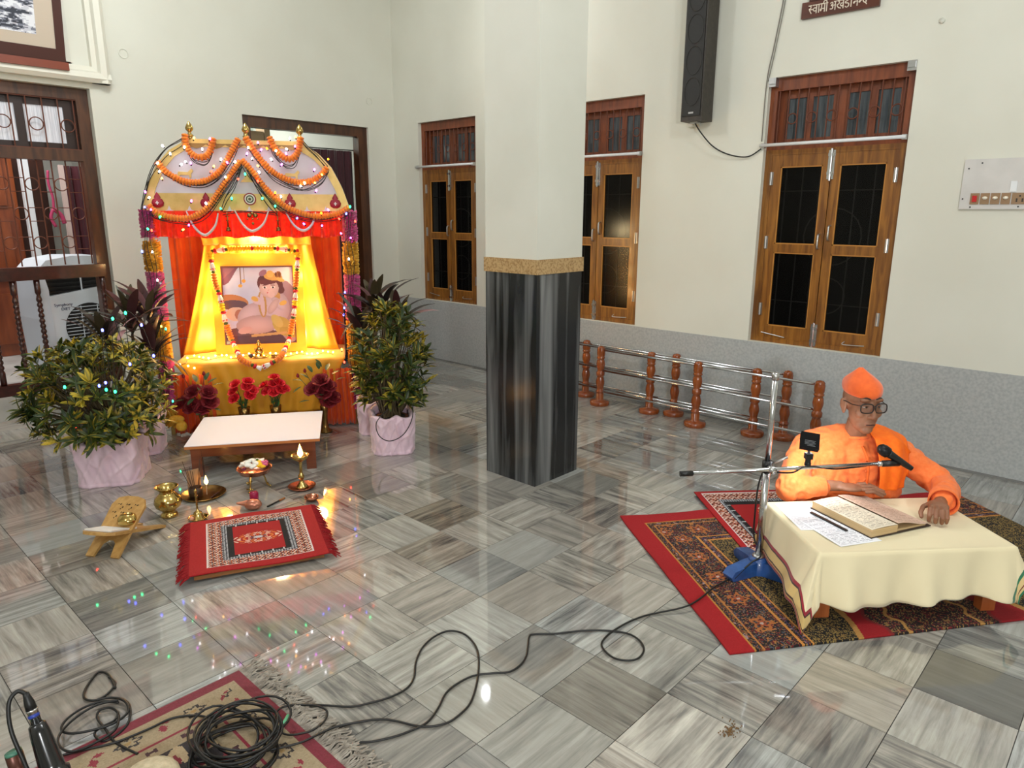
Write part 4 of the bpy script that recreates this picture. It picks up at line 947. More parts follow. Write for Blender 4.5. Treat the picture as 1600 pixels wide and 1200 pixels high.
for a, b_, c in pts: link('bulb', wm, f3, (a, b_, c + .004))
for a, b_, c in ((-.555, -.045, .535), (-.50, -.05, .522), (-.46, -.05, .505)): link('bulb', wm, f3, (a, b_, c))
for u, v, z, e in ((-.385, .35, .66, 6.2), (.335, .35, .66, 6.2), (-.385, .36, .88, 5.4), (.335, .36, .88, 5.4), (-.36, .37, 1.12, 4.6), (.31, .37, 1.12, 4.6), (-.30, .14, .60, 1.), (.30, .14, .60, 1.)): light('altar_added_glow', 'POINT', LW(u, v, z), e, (1., .68, .28), .05)  # lights without bulbs, added to make the drape and altar top glow
cb = sthing('canopy_bulb', 'warm bulb fixed under the shrine canopy above the picture', 'lamp', -.03, .43, 1.47)
MB().lathe([(.012, .06), (.014, .03), (.02, .0)], 12).tube([(0, 0, .06), (0, 0, .10)], .004).build('socket', BLACKM, cb); MB().ball((0, 0, -.02), .028, 14, 10).build('globe', mat('bulb_canopy', (255, 214, 140), .3, emit=(255, 190, 100), estr=14), cb, True)
light('canopy_bulb_light', 'POINT', LW(-.03, .43, 1.40), 34, (1., .76, .40), .06)
# small golden figure on the altar
idl = sthing('idol', 'small golden seated figure in front of the altar picture', 'figurine', -.03, .12, .532)
MB().lathe([(.055, 0), (.06, .006), (.05, .014), (.0, .016)], 20).build('base', BRASS, idl, True)
MB().ball((0, 0, .035), (.035, .028, .022), 14, 8).ball((0, 0, .058), (.02, .018, .026), 12, 8).ball((0, -.002, .092), (.014, .014, .016), 12, 8).ball((-.026, -.008, .055), (.008, .008, .02), 8, 6).ball((.026, -.008, .055), (.008, .008, .02), 8, 6).build('body', BRASS, idl, True)
MB().lathe([(.016, .10), (.018, .108), (.010, .122), (.0, .136)], 12).build('crown', BRASS, idl, True)
MB().ball((-.06, -.01, .016), (.02, .02, .016), 8, 6).build('offering_pot', mat('dark_offering', (60, 46, 60), .4), idl, True)
tag(MB().lathe([(0, 0), (.035, 0), (.05, .012), (.048, .012), (.034, .003), (0, .003)], 20, caps=False).build('offering_dish', BRASS, None, True, LW(.10, .10, .532)), 'tiny brass dish beside the golden figure', 'dish')
# ------------------------------------------------------------------ plants in pink-wrapped pots
PINKC = mat('pale_pink_satin', (228, 200, 212), .42, col2=(216, 184, 200), scale=5, sheen=.4, bump=.25, dist=1.5)
def leaf_mesh(name, L, w_, m_, curl=.3, fold=.25, n=6, twist=0.):
    vs = []; fs = []
    for i in range(n + 1):
        t = i / n; hw = w_ / 2 * (math.sin(math.pi * min(1, t * .93 + .05)) ** .75); z = L * t * math.sin(.0) ; ang = curl * t * t
        y = L * (t - .15 * curl * t ** 3); zz = -L * .5 * curl * t * t
        c = math.cos(twist * t); s = math.sin(twist * t)
        for k in (-1, 0, 1): vs.append((k * hw * c, y, zz + (abs(k) * hw * fold) + k * hw * s))
    for i in range(n):
        for k in (0, 1): a = i * 3 + k; fs.append((a, a + 1, a + 4, a + 3))
    return MB().add(vs, fs).mesh(name, m_, True)
def leaf_mat(name, c1, c2, scale=40, st=(1, .25, 1), ramp=(.42, .56)): return mat(name, c1, .42, col2=c2, scale=scale, stretch=st, ramp=ramp, spec=.35)
CR = [leaf_mat('croton_green_yellow', (48, 64, 20), (172, 150, 46)), leaf_mat('croton_dark_green', (28, 46, 16), (76, 88, 28)), leaf_mat('croton_yellow', (140, 126, 34), (214, 182, 56)), leaf_mat('croton_mid', (56, 70, 24), (118, 112, 40))]
CROT = [leaf_mesh('leaf', l, w_, CR[i % 4], cu, .3, 5, tw) for i, (l, w_, cu, tw) in enumerate(((.115, .026, .35, .2), (.13, .030, .5, -.2), (.10, .026, .2, .3), (.12, .024, .7, -.4), (.135, .026, .4, .5), (.105, .032, .3, 0.), (.10, .03, .1, .2), (.12, .028, .6, -.3)))]
def wrap_pot(parent, w_, d_, h_, seed, top=1.06):
    rnd = random.Random(seed); ph_ = [rnd.uniform(0, 6.3) for _ in range(6)]
    def fn(a, b_):
        t = a * 2 * math.pi; e = 4.5
        c, s = math.cos(t), math.sin(t); r = (abs(c) ** e + abs(s) ** e) ** (-1 / e)
        k = 1 + (top - 1) * b_ + .024 * math.sin(7 * t + ph_[0] + 4 * b_) * (.4 + b_) + .014 * math.sin(16 * t + ph_[1] - 7 * b_) + .016 * math.sin(4 * t + 9 * b_ + ph_[2]) + .008 * math.sin(27 * t + 12 * b_)
        if b_ < .06: k += .02
        if b_ > .93: k *= 1 - (b_ - .93) * 3.2
        rg_ = 1 - abs(math.sin(3.5 * t + 4.2 * b_ + 1.3 * math.sin(5 * t + ph_[4]))); rg2 = 1 - abs(math.sin(6 * t - 6.5 * b_ + ph_[5] + math.sin(3 * t)))
        k += .045 * rg_ ** 3 * (.3 + b_) + .035 * rg2 ** 4 - .02
        return (w_ / 2 * r * c * k, d_ / 2 * r * s * k, h_ * min(b_, .96) / .96 + .012 * math.sin(7 * t + ph_[3]) * b_ - (max(0, b_ - .95) * .6))
    MB().sheet(fn, 200, 44).build('pot_wrap', PINKC, parent, True, solid=.003)
    MB().lathe([(.0, .0), (w_ * .30, 0), (w_ * .40, h_ * .82), (0, h_ * .82)], 20, (0, 0, .004), caps=False).build('pot', mat('terracotta_pot', (120, 66, 44), .8), parent)
    MB().lathe([(w_ * .39, h_ * .78), (w_ * .3, h_ * .84), (0, h_ * .86)], 18, (0, 0, .004), caps=False).build('soil', mat('dark_soil', (44, 32, 24), .95), parent, True)
def croton(label, u, v, w_, d_, h_, cen, rad, ntip, seed, nobj=295):
    rnd = random.Random(seed); t = sthing('potted_croton', label, 'plant', u, v, 0, 'croton plants beside the shrine')
    wrap_pot(t, w_, d_, h_, seed)
    st = MB(); extra = MB(); cnt = 0; lv = []
    for k in range(ntip):
        th = rnd.uniform(0, 6.283); q = rnd.random() ** .45; cz = rnd.uniform(-.75, 1)
        rr_ = math.sqrt(max(0, 1 - cz * cz)) * (.45 + .55 * q)
        p = Vector((cen[0] + rad[0] * rr_ * math.cos(th), cen[1] + rad[1] * rr_ * math.sin(th), cen[2] + rad[2] * cz * (.5 + .5 * q)))
        base = Vector((rnd.uniform(-.06, .06), rnd.uniform(-.06, .06), h_ * .8)); mid = base.lerp(p, .5) + Vector((0, 0, .05))
        st.tube([base, mid, p], [.006, .004, .003], 5)
        out = (p - Vector((cen[0], cen[1], cen[2] - rad[2] * .9))).normalized()
        yl = rnd.random() < .38 * (1 if cz > -.1 else .35)
        for i in range(rnd.randint(8, 11)):
            a = i * 2.4 + rnd.uniform(-.3, .3); tl = rnd.uniform(.5, 1.25)
            q0 = out.to_track_quat('Z', 'Y').to_matrix().to_4x4()
            M = Matrix.Translation(p + out * rnd.uniform(-.03, .02)) @ q0 @ Matrix.Rotation(a, 4, 'Z') @ Matrix.Rotation(math.pi / 2 - tl, 4, 'X')
            lv.append((M @ Matrix.Scale(rnd.uniform(.60, .92), 4), rnd.choice((2, 0, 6, 0, 4)) if yl else rnd.choice((0, 1, 3, 5, 7, 1, 4))))
    rnd.shuffle(lv)
    camdir = Vector((-.7, -.7, .3))
    lv.sort(key=lambda l: -(l[0].translation.dot(Matrix.Rotation(-SA, 4, 'Z').to_3x3() @ camdir)))
    for k, (M, i) in enumerate(lv):
        if k < nobj:
            o = link('leaf', CROT[i], t); o.matrix_local = M
        else:
            me = CROT[i]; extra.add([M @ vv.co for vv in me.vertices], [tuple(f.vertices) for f in me.polygons], i % 4)
    st.build('stems', mat('croton_stem', (84, 70, 44), .7), t)['kind'] = 'stuff'
    e = extra.build('foliage', CR, t, True); e['kind'] = 'stuff'
    return t
croton('broad green and yellow croton in a pink-wrapped pot left of the altar', -.812, -.84, .34, .36, .28, (-.05, .0, .52), (.43, .38, .33), 185, 5)
croton('tall green and yellow croton in a pink-wrapped pot right of the altar', .90, -.63, .285, .36, .27, (.02, .05, .58), (.25, .27, .40), 140, 9)
CD = [leaf_mat('cordyline_maroon', (50, 28, 30), (84, 50, 50), 8, (1, .2, 1), (.3, .7)), leaf_mat('cordyline_dark', (30, 26, 26), (52, 44, 40), 8, (1, .2, 1), (.3, .7)), leaf_mat('cordyline_olive', (58, 50, 34), (92, 80, 54), 8, (1, .2, 1), (.3, .7)), leaf_mat('cordyline_pink', (140, 98, 104), (176, 136, 136), 8, (1, .2, 1), (.3, .7)), leaf_mat('cordyline_grey', (86, 92, 84), (128, 130, 118), 8, (1, .2, 1), (.3, .7))]
CDL = [leaf_mesh('strap_leaf', l, w_, CD[i % 5], cu, .2, 8, tw) for i, (l, w_, cu, tw) in enumerate(((.34, .062, .7, .3), (.38, .052, 1.1, -.3), (.32, .07, .4, .2), (.36, .046, .9, -.5), (.40, .05, .6, .4), (.30, .08, .3, -.2), (.36, .04, 1.4, .2)))]
def cordyline(label, u, v, seed, tips, wpot=.30):
    rnd = random.Random(seed); t = sthing('potted_cordyline', label, 'plant', u, v, 0, 'dark cordyline plants behind the crotons')
    wrap_pot(t, wpot, wpot, .25, seed + 3)
    for x, y, z in tips:
        MB().tube([(x * .2, y * .2, .2), (x * .6, y * .6, z * .6), (x, y, z)], [.012, .010, .009], 6).build('stem', mat('cordyline_stem', (70, 52, 44), .7), t)
        for i in range(19):
            M = Matrix.Translation((x, y, z + i * .004)) @ Matrix.Rotation(i * 2.4 + rnd.uniform(-.3, .3), 4, 'Z') @ Matrix.Rotation(rnd.uniform(.25, 1.25) if i < 11 else rnd.uniform(1.1, 1.45), 4, 'X') @ Matrix.Scale(rnd.uniform(.7, 1.05), 4)
            o = link('strap_leaf', CDL[rnd.choice((0, 1, 2, 5, 6, 1, 3, 4, 0, 2))], t); o.matrix_local = M
cordyline('dark maroon strap-leaved cordyline behind the left croton', -.80, -.32, 3, [(.02, .06, .80), (-.14, .02, .70), (.15, -.02, .62), (.12, .10, .86)])
cordyline('dark maroon strap-leaved cordyline behind the right croton', .83, -.18, 4, [(0, .06, .86), (.16, .0, .74), (-.10, .0, .66), (.06, .12, .80)])
for lb, lst, vv in (('fairy lights tangled in the left croton', [(176, 498, 'g'), (196, 489, 'g'), (221, 508, 'b'), (203, 569, 'b'), (160, 516, 'b'), (101, 605, 'g'), (165, 598, 'b'), (155, 603, 'b'), (166, 609, 'g'), (119, 666, 'r'), (240, 556, 'b'), (180, 612, 'g')], -1.20),):
    f = sthing('fairy_lights', lb, 'fairy lights')
    P = [S2(px, py, vv) for px, py, c in lst]; order = sorted(range(len(P)), key=lambda i: P[i][0])
    MB().tube(smooth_path([P[i] for i in order], 5), .002, 5).build('wire', BLACKR, f)
    for (px, py, c), q in zip(lst, P): o = link('bulb', bms[c], f, q); link('bulb_holder', holder, o)
tag(MB().tube(smooth_path([(.88, -.79, .33), (.79, -.83, .25), (.80, -.85, .16), (.87, -.86, .12), (.96, -.86, .16), (1.02, -.85, .26), (1.03, -.83, .36)], 8), .003, 6).build('drooping_wire', BLACKR, None, True, LW(0, 0), SA), 'thin black wire drooping over the right pink pot wrap', 'wire')

# ------------------------------------------------------------------ rose vases
def rose_mesh(name, r, m_, seed):
    rnd = random.Random(seed); b_ = MB()
    for ring_, (n, rr_, hh, tl) in enumerate(((3, .30, .85, .1), (4, .5, .9, .28), (5, .75, .85, .5), (6, 1.0, .7, .85))):
        for k in range(n):
            a0 = 2 * math.pi * k / n + ring_ * .7 + rnd.uniform(-.15, .15); wd_ = 2 * math.pi / n * .72
            def fn(a, c, a0=a0, wd_=wd_, rr_=rr_, hh=hh, tl=tl):
                t = a0 + (a - .5) * wd_ * 1.5; q = r * rr_ * (.35 + .65 * c ** .7) * (1 + tl * .35 * c * c)
                return (q * math.cos(t), q * math.sin(t), r * (hh * c ** 1.1 - .28 * tl * c ** 3 - .25) - r * .22 * (2 * a - 1) ** 2 * c)
            b_.sheet(fn, 5, 4)
    b_.ball((0, 0, -.15 * r), (r * .35, r * .35, r * .35), 8, 6)
    return b_.mesh(name, m_, True)
DKR = mat('dark_red_velvet_rose', (104, 8, 22), .75, col2=(132, 14, 30), scale=20); BRR = mat('bright_red_rose', (196, 14, 30), .6, col2=(216, 30, 44), scale=20)
rose_d = [rose_mesh('rose', .050, DKR, k) for k in range(2)]; rose_b = [rose_mesh('rose', .034, BRR, k + 5) for k in range(2)]
RLF = leaf_mat('rose_leaf', (34, 66, 38), (70, 96, 64), 20, (1, 1, 1), (.3, .7)); rleaf = leaf_mesh('leaf', .075, .034, RLF, .3, .2, 5)
SPR = leaf_mat('green_sprig', (38, 96, 40), (80, 140, 70), 20, (1, 1, 1), (.3, .7)); sprig = leaf_mesh('sprig_leaf', .045, .010, SPR, .4, .2, 4)
bud = MB().lathe([(.002, -.012), (.010, -.006), (.011, .006), (.006, .018), (0, .022)], 10, caps=False).mesh('bud', DKR, True)
def vase(label, u, v, prof, m_, roses, rm, leaves=(), sprigs=0, buds=(), seed=1):
    rnd = random.Random(seed); t = sthing('rose_vase', label, 'vase', u, v, 0, 'rose vases before the altar')
    top = max(z for r, z in prof)
    MB().lathe(prof, 24, caps=False).build('vase', m_, t, True)
    stm = mat('rose_stem', (46, 70, 34), .6)
    for k, (x, y, z, tx_, ty_) in enumerate(roses):
        o = link('rose', rm[k % 2], t, (x, y, z)); orient(o, (tx_, ty_, 1)); o.rotation_mode = 'QUATERNION'
        MB().tube(smooth_path([(0, 0, top - .06), (x * .4, y * .4, top + (z - top) * .4), (x, y, z - .01)], 4), .003, 5).build('stem', stm, t)
    for x, y, z, a, b_ in leaves:
        o = link('leaf', rleaf, t, (x, y, z), (b_, 0, a))
    for x, y, z in buds:
        link('bud', bud, t, (x, y, z)); MB().tube([(0, 0, top), (x * .6, y * .6, top + (z - top) * .6), (x, y, z)], .002, 5).build('stem', stm, t)
    for k in range(sprigs):
        a = rnd.uniform(0, 6.28); o = link('sprig_leaf', sprig, t, (rnd.uniform(-.025, .025), rnd.uniform(-.025, .025), top + rnd.uniform(-.005, .05)), (rnd.uniform(.2, 1.3), 0, a))
    return t
bv = [(0, 0), (.026, 0), (.028, .01), (.022, .03), (.026, .08), (.036, .16), (.042, .215), (.039, .215), (.034, .16), (.022, .05), (0, .04)]
vase('brass vase of bright red roses, left of the two in the middle', -.135, -.13, bv, BRASSD, [(-.055, -.05, .295, -.5, -.8), (-.06, -.03, .345, -.6, -.6), (-.045, -.02, .395, -.4, -.6), (.035, -.03, .375, .2, -.8), (.045, -.01, .41, .2, -.4), (.075, -.03, .35, .6, -.7), (.055, -.05, .315, .4, -.9)], rose_b, sprigs=26, seed=1)
vase('brass vase of bright red roses, right of the two in the middle', .085, -.13, bv, BRASSD, [(-.05, -.03, .335, -.5, -.7), (.0, -.05, .33, 0, -.9), (.05, -.04, .345, .5, -.8), (.0, -.02, .385, 0, -.5), (.04, -.01, .39, .4, -.4), (.005, .0, .43, 0, -.2), (-.07, -.01, .375, -.6, -.3), (.075, -.02, .35, .7, -.5)], rose_b, sprigs=20, seed=2)
tv = [(0, 0), (.05, 0), (.052, .008), (.030, .02), (.022, .05), (.020, .10), (.026, .16), (.030, .20), (.026, .205), (.022, .16), (0, .1)]
L4 = [(.0, -.05, .30, 3.0, .3), (.05, -.03, .28, 2.4, -.2), (-.10, -.06, .26, 1.9, .1), (-.03, -.05, .28, 3.4, .2), (-.10, -.02, .42, 1.2, .6), (-.14, -.02, .40, 1.6, .3), (-.07, -.01, .46, .6, .8), (-.02, .0, .48, .2, .9), (.03, .0, .47, -.4, .7), (.07, -.02, .44, -1.0, .4), (.10, -.03, .40, -1.5, .3), (-.15, -.03, .36, 1.9, -.4), (.0, -.02, .50, 1., 1.)]
vase('tall brass vase of dark red roses right of the white table', .43, -.155, tv, BRASSD, [(-.075, -.05, .345, -.5, -.8), (-.01, -.04, .405, -.1, -.6), (.04, -.04, .36, .4, -.7), (.005, -.06, .315, 0, -.9), (.07, -.04, .275, .6, -.7), (.035, -.06, .25, .2, -.9)], rose_d, L4, buds=((-.17, -.03, .44), (-.12, -.01, .47)), seed=3)
vase('brass vase of dark red velvet roses at the left altar corner', -.41, -.155, [(r * 1.05, z * .9) for r, z in tv], BRASSD, [(-.13, -.05, .285, -.7, -.6), (-.045, -.05, .365, -.4, -.7), (.055, -.05, .355, .4, -.7), (-.06, -.07, .265, -.4, -.9), (.015, -.08, .255, 0, -1.), (.065, -.06, .29, .5, -.8)], rose_d, [(.0, -.06, .38, 0., .5), (.06, -.03, .42, -.9, .5), (.09, -.03, .40, -1.3, .3), (.04, -.02, .44, -.3, .8), (-.02, -.02, .43, .5, .8), (.08, -.07, .24, -2.2, .1), (.0, -.09, .22, 3., .2), (-.03, -.10, .33, 2.6, -.3), (-.10, -.09, .32, 1.8, 0)], buds=((-.10, -.02, .47), (.03, .0, .48)), seed=4)
tag(flower_mesh('x', .05, YPET, 77, .5) and MB().ball((0, 0, 0), (.055, .03, .03), 14, 8).ball((.03, -.01, -.05), (.04, .03, .04), 12, 8).build('petal_cluster', YPET, None, True, LW(-.60, -.12, .15), SA), 'yellow petal bunch at the foot of the left petal rope', 'flowers')

# ------------------------------------------------------------------ white low table
wt = sthing('low_table', 'low wooden table with a white laminate top before the altar', 'table', .025, -.645, 0)
DW = mat('polished_red_wood', (92, 44, 24), .25, col2=(120, 62, 34), scale=5, stretch=(.6, 4, 4), coat=.6)
MB().b(-.40, .40, -.325, .325, .203, .207).build('laminate', mat('white_laminate', (228, 228, 236), .6, spec=.25), wt)
MB().b(-.40, .40, -.325, .325, .186, .203).build('edge_band', mat('light_edge_wood', (180, 112, 58), .4), wt)
MB().b(-.36, .36, -.30, -.275, .125, .186).build('apron', DW, wt); MB().b(-.36, .36, .275, .30, .125, .186).build('apron', DW, wt); MB().b(-.36, -.335, -.275, .275, .12, .186).build('apron', DW, wt); MB().b(.335, .36, -.275, .275, .12, .186).build('apron', DW, wt)
for a in (-.34, .34):
    for c in (-.285, .285): MB().b(a - .03, a + .03, c - .025, c + .025, 0, .186).build('leg', DW, wt)

# ------------------------------------------------------------------ offerings on the floor
def fthing(name, label, cat, px, py, rz=0., group=None): p = floor_pt(px, py); return thing(name, label, cat, p, rz, group)
def flame(parent, p, h_=.035, e=.5):
    MB().lathe([(.002, 0), (h_ * .17, h_ * .18), (h_ * .2, h_ * .32), (h_ * .12, h_ * .62), (.0, h_)], 12, p, caps=False).build('flame', mat('flame', (255, 190, 90), .5, emit=(255, 176, 80), estr=22), parent, True)
pt = fthing('brass_pot', 'round brass water pot with flared neck', 'pot', 265, 806)
MB().lathe([(0, .002), (.042, 0), (.045, .008), (.040, .018), (.030, .028), (.036, .036), (.062, .058), (.070, .082), (.064, .108), (.045, .128), (.036, .138), (.040, .150), (.055, .164), (.060, .170), (.056, .172), (.046, .160), (.034, .145), (.03, .13), (.0, .06)], 36, caps=False).build('body', BRASS, pt, True)
tr_ = fthing('incense_tray', 'round brass tray under the incense holder', 'tray', 318, 774)
MB().lathe([(0, .003), (.105, .003), (.120, .016), (.124, .016), (.108, 0), (0, 0)], 40, caps=False).build('dish', BRASSD, tr_, True)
ih = thing('incense_holder', 'dark incense holder with upright sticks on the brass tray', 'incense holder', floor_pt(307, 775, .006))
MB().lathe([(0, 0), (.036, 0), (.036, .055), (.030, .055), (.028, .01), (0, .01)], 20, caps=False).build('cup', mat('tarnished_metal', (82, 64, 52), .45, .7), ih, True)
rnd = random.Random(2)
ISM = mat('incense_stick_brown', (70, 48, 36), .8)
for k in range(9):
    a = rnd.uniform(0, 6.28); l = rnd.uniform(.13, .20); s = rnd.uniform(.02, .07)
    MB().tube([(.012 * math.cos(a), .012 * math.sin(a), .02), ((.012 + s) * math.cos(a), (.012 + s) * math.sin(a), .02 + l)], .0016, 5).build('incense_stick', ISM, ih)
MB().b(-.03, .045, .030, .034, .0, .15).build('packet', mat('tan_packet', (150, 122, 92), .7), ih)
mt_ = thing('match_taper', 'burning taper standing in the incense tray', 'taper', floor_pt(318, 774, .004))
MB().tube([(0.02, 0, .0), (.02, -.006, .065)], .0025, 6).build('stick', mat('pale_taper', (196, 168, 140), .7), mt_); flame(mt_, (.021, -.006, .062), .058)
light('taper_glow', 'POINT', floor_pt(320, 774, .10), .10, (1, .6, .25), .01)
tag(MB().bar((0, 0, .004), (.07, .05, .006), .006, .004).build('burnt_stick', mat('charred', (60, 28, 20), .9), None, loc=floor_pt(329, 779, .004)), 'short burnt stick lying in the incense tray', 'stick')
be = fthing('hand_bell', 'small brass hand bell with tall handle in a dish', 'bell', 310, 811)
MB().lathe([(0, .002), (.035, .002), (.048, .014), (.051, .014), (.038, 0), (0, 0)], 28, caps=False).build('dish', BRASS, be, True)
MB().lathe([(.034, .006), (.030, .014), (.022, .03), (.020, .04), (.010, .048), (.005, .055), (.0045, .075), (.007, .085), (.004, .10), (.006, .13), (.009, .138), (.004, .146), (.009, .158), (.006, .168), (0, .172)], 20, caps=False).build('bell', BRASS, be, True)
MB().ball((-.038, -.01, .018), (.013, .012, .012), 10, 8).build('round_sweet', mat('pinkish_sweet', (216, 150, 118), .5), be, True)
lp = fthing('oil_lamp', 'tall burning brass oil lamp standing in a copper dish', 'oil lamp', 472, 762)
MB().lathe([(0, .003), (.060, .003), (.078, .016), (.081, .016), (.064, 0), (0, 0)], 32, caps=False).build('dish', COPPER, lp, True)
MB().lathe([(0, .003), (.036, .004), (.034, .012), (.022, .024), (.016, .034), (.012, .04), (.010, .052), (.017, .064), (.019, .076), (.011, .09), (.009, .10), (.0085, .15), (.012, .157), (.008, .163), (.022, .17), (.042, .184), (.052, .205), (.050, .207), (.038, .192), (.0, .186)], 28, caps=False).build('stand', BRASS, lp, True)
flame(lp, (0, -.006, .192), .085); light('oil_lamp_glow', 'POINT', (lp.location.x, lp.location.y, .255), .35, (1, .6, .25), .012)
fbt = fthing('flower_bowl', 'copper bowl on a brass tripod heaped with flowers', 'bowl', 400, 763)
MB().lathe([(0, .085), (.05, .087), (.085, .102), (.098, .128), (.102, .132), (.095, .130), (.080, .108), (.045, .094), (0, .092)], 36, caps=False).build('bowl', COPPER, fbt, True)
for k in range(3):
    a = R_(215 + 120 * k); c, s = math.cos(a), math.sin(a)
    MB().tube(smooth_path([(c * .045, s * .045, .09), (c * .055, s * .055, .06), (c * .065, s * .065, .02), (c * .085, s * .085, .004)], 5), [.005] * 15 + [.007], 8).build('leg', BRASS, fbt, True)
    MB().tube([(c * .07 - s * .02, s * .07 + c * .02, .02), (c * .07 + s * .02, s * .07 - c * .02, .02)], .004, 6).build('leg_scroll', BRASS, fbt, True)
fr_ = random.Random(6)
LFL = {'w': flower_mesh('p', .023, mat('white_blossom', (238, 236, 226), .7), 1, .5, 10), 'y': flower_mesh('p', .019, mat('yellow_blossom', (240, 190, 30), .7), 2, .5, 10), 'p': flower_mesh('p', .018, mat('pink_blossom', (206, 96, 140), .7), 3, .6, 10), 'd': flower_mesh('p', .013, mat('maroon_blossom', (116, 20, 48), .7), 4, .6, 10), 'g': flower_mesh('p', .015, LFG, 5, .6, 8)}
CN = {'w': 'white', 'y': 'yellow', 'p': 'pink', 'd': 'maroon', 'g': 'green'}
spots = [(-.05, -.02, 'w'), (-.03, .02, 'w'), (-.055, .02, 'w'), (-.02, -.045, 'w'), (0, .04, 'w'), (-.03, -.02, 'w'), (-.065, -.005, 'w'), (.01, -.05, 'w'), (-.01, .0, 'w'), (.012, .01, 'g'), (-.005, .025, 'g'), (.03, .0, 'y'), (.04, -.035, 'y'), (.055, -.03, 'y'), (.05, .0, 'p'), (.065, -.015, 'p'), (.045, .03, 'd'), (.03, .04, 'd'), (-.04, -.06, 'd'), (.02, -.03, 'w'), (.06, .02, 'p'), (-.07, .03, 'd'), (.035, .02, 'w')]
cr_, sr_ = math.cos(R_(-43)), math.sin(R_(-43))
for x, y, c in spots:
    o = link(('sprig' if c == 'g' else 'blossom'), LFL[c], None, (fbt.location.x + x * cr_ - y * sr_, fbt.location.y + x * sr_ + y * cr_,   .130 + .040 * (1 - (x * x + y * y) / .008) + fr_.uniform(0, .008)), (fr_.uniform(-.5, .5), fr_.uniform(-.5, .5), fr_.uniform(0, 6)))
    tag(o, {'g': 'green leafy sprig among the flowers in the copper tripod bowl'}.get(c, '%s blossom heaped in the copper tripod bowl' % CN[c]), 'sprig' if c == 'g' else 'flower', '%s pieces in the flower bowl' % CN[c])
cs = thing('conch_shell', 'pinkish copper conch-shaped vessel on the floor before the red mat', 'conch', floor_pt(396, 796), R_(-40))
MB().ball((.0, 0, .030), (.048, .034, .030), 20, 12).tube(smooth_path([(-.03, 0, .036), (-.06, -.004, .040), (-.085, -.008, .044)], 4), [.020, .018, .016, .013, .011, .009, .008, .006, .005], 10).build('shell', mat('copper_pink_shell', (186, 116, 92), .3, .7, col2=(204, 138, 112), scale=20), cs, True)
ch_ = thing('red_cup', 'crimson cup in a copper ring behind the conch', 'cup', floor_pt(398, 787), 0)
MB().lathe([(.028, 0), (.030, .012), (.024, .014), (.024, .0)], 20, caps=False).build('ring', COPPER, ch_, True); MB().lathe([(0, .0), (.02, .002), (.023, .02), (.024, .062), (.020, .07), (0, .074)], 18, caps=False).build('cup', mat('crimson_satin', (150, 12, 62), .35), ch_, True)
tag(MB().lathe([(0, .002), (.022, 0), (.036, .012), (.040, .026), (.037, .026), (.03, .014), (0, .008)], 28, caps=False).build('copper_bowl', COPPER, None, True, floor_pt(487, 782)), 'little round copper bowl beside the red mat', 'bowl')
bp = thing('paint_brush', 'brush with dark handle and tan ferrule on the floor', 'brush', floor_pt(418, 793), R_(18))
MB().tube([(0, 0, .006), (.09, 0, .006)], .005, 8).build('handle', BLACKM, bp); MB().tube([(.09, 0, .006), (.135, 0, .006)], .006, 8).build('ferrule', mat('tan_ferrule', (150, 92, 44), .5), bp)
# rehal (folding book stand)
rh = thing('book_stand', 'folding wooden X-shaped book stand with pierced top board', 'book stand', floor_pt(160, 872), math.atan2(-.098, .067))
RHW = mat('light_sheesham_wood', (170, 126, 66), .45, col2=(192, 150, 88), scale=8, stretch=(1, 6, 6), world=True)
def board(pts, M): return MB().prism(pts, -.007, .007, M=M)
# local x along the hinge, y away, z up; board A leans away from the viewer
a1 = math.atan2(.20, .26); MA = Matrix.Translation((0, 0, .004)) @ Matrix.Rotation(a1, 4, 'X'); LA = math.hypot(.20, .26)
MB().prism([(-.085, 0), (-.045, 0), (-.035, .07), (-.015, .09), (.015, .09), (.035, .07), (.045, 0), (.085, 0), (.085, .16), (-.085, .16)], -.007, .007, M=MA).build('leg_board', RHW, rh)
MB().prism([(-.085, .16), (.085, .16), (.09, LA - .05), (.07, LA - .012), (.03, LA), (-.03, LA), (-.07, LA - .012), (-.09, LA - .05)], -.007, .007, M=MA).build('pierced_board', RHW, rh)
hole = MB().prism([(-.011, -.002), (-.004, .003), (.004, -.003), (.011, .002), (.008, .006), (0, .001), (-.008, .007)], .0068, .0078).mesh('piercing', mat('pierced_dark', (40, 26, 14), .9))
for x, y, r in ((-.045, LA - .05, 0), (0, LA - .05, 0), (.045, LA - .05, 0), (-.025, LA - .07, 1.), (.022, LA - .07, 1.), (-.055, LA - .095, 0), (-.01, LA - .095, 0), (-.035, LA - .12, 1.), (.035, LA - .10, .2)):
    o = link('piercing', hole, rh); o.matrix_local = MA @ Matrix.Translation((x, y, 0)) @ Matrix.Rotation(r, 4, 'Z')
a2 = math.atan2(.125, -.36); MBm = Matrix.Translation((0, .36, .004)) @ Matrix.Rotation(math.pi - math.atan2(.125, .36), 4, 'X') ; LB = math.hypot(.125, .40)
MB().prism([(-.085, 0), (-.045, 0), (-.03, .09), (.03, .09), (.045, 0), (.085, 0), (.085, LB - .04), (.06, LB - .01), (.02, LB), (-.02, LB), (-.06, LB - .01), (-.085, LB - .04)], -.007, .007, M=MBm).build('cross_board', RHW, rh)
tag(MB().b(-.07, .07, -.09, .09, -.004, .004).build('booklet', [mat('white_booklet', (226, 222, 216), .7)], None, loc=(0, 0, 0)), 'thin white booklet lying on the book stand', 'booklet')
bk = bpy.data.objects['booklet']; bk.matrix_world = Matrix.Translation(rh.location) @ Matrix.Rotation(rh.rotation_euler.z, 4, 'Z') @ MBm @ Matrix.Translation((0, LB - .12, -.0125))
lt = thing('metal_bowl', 'upturned shiny brass bowl resting on the book stand', 'bowl', (0, 0, 0))
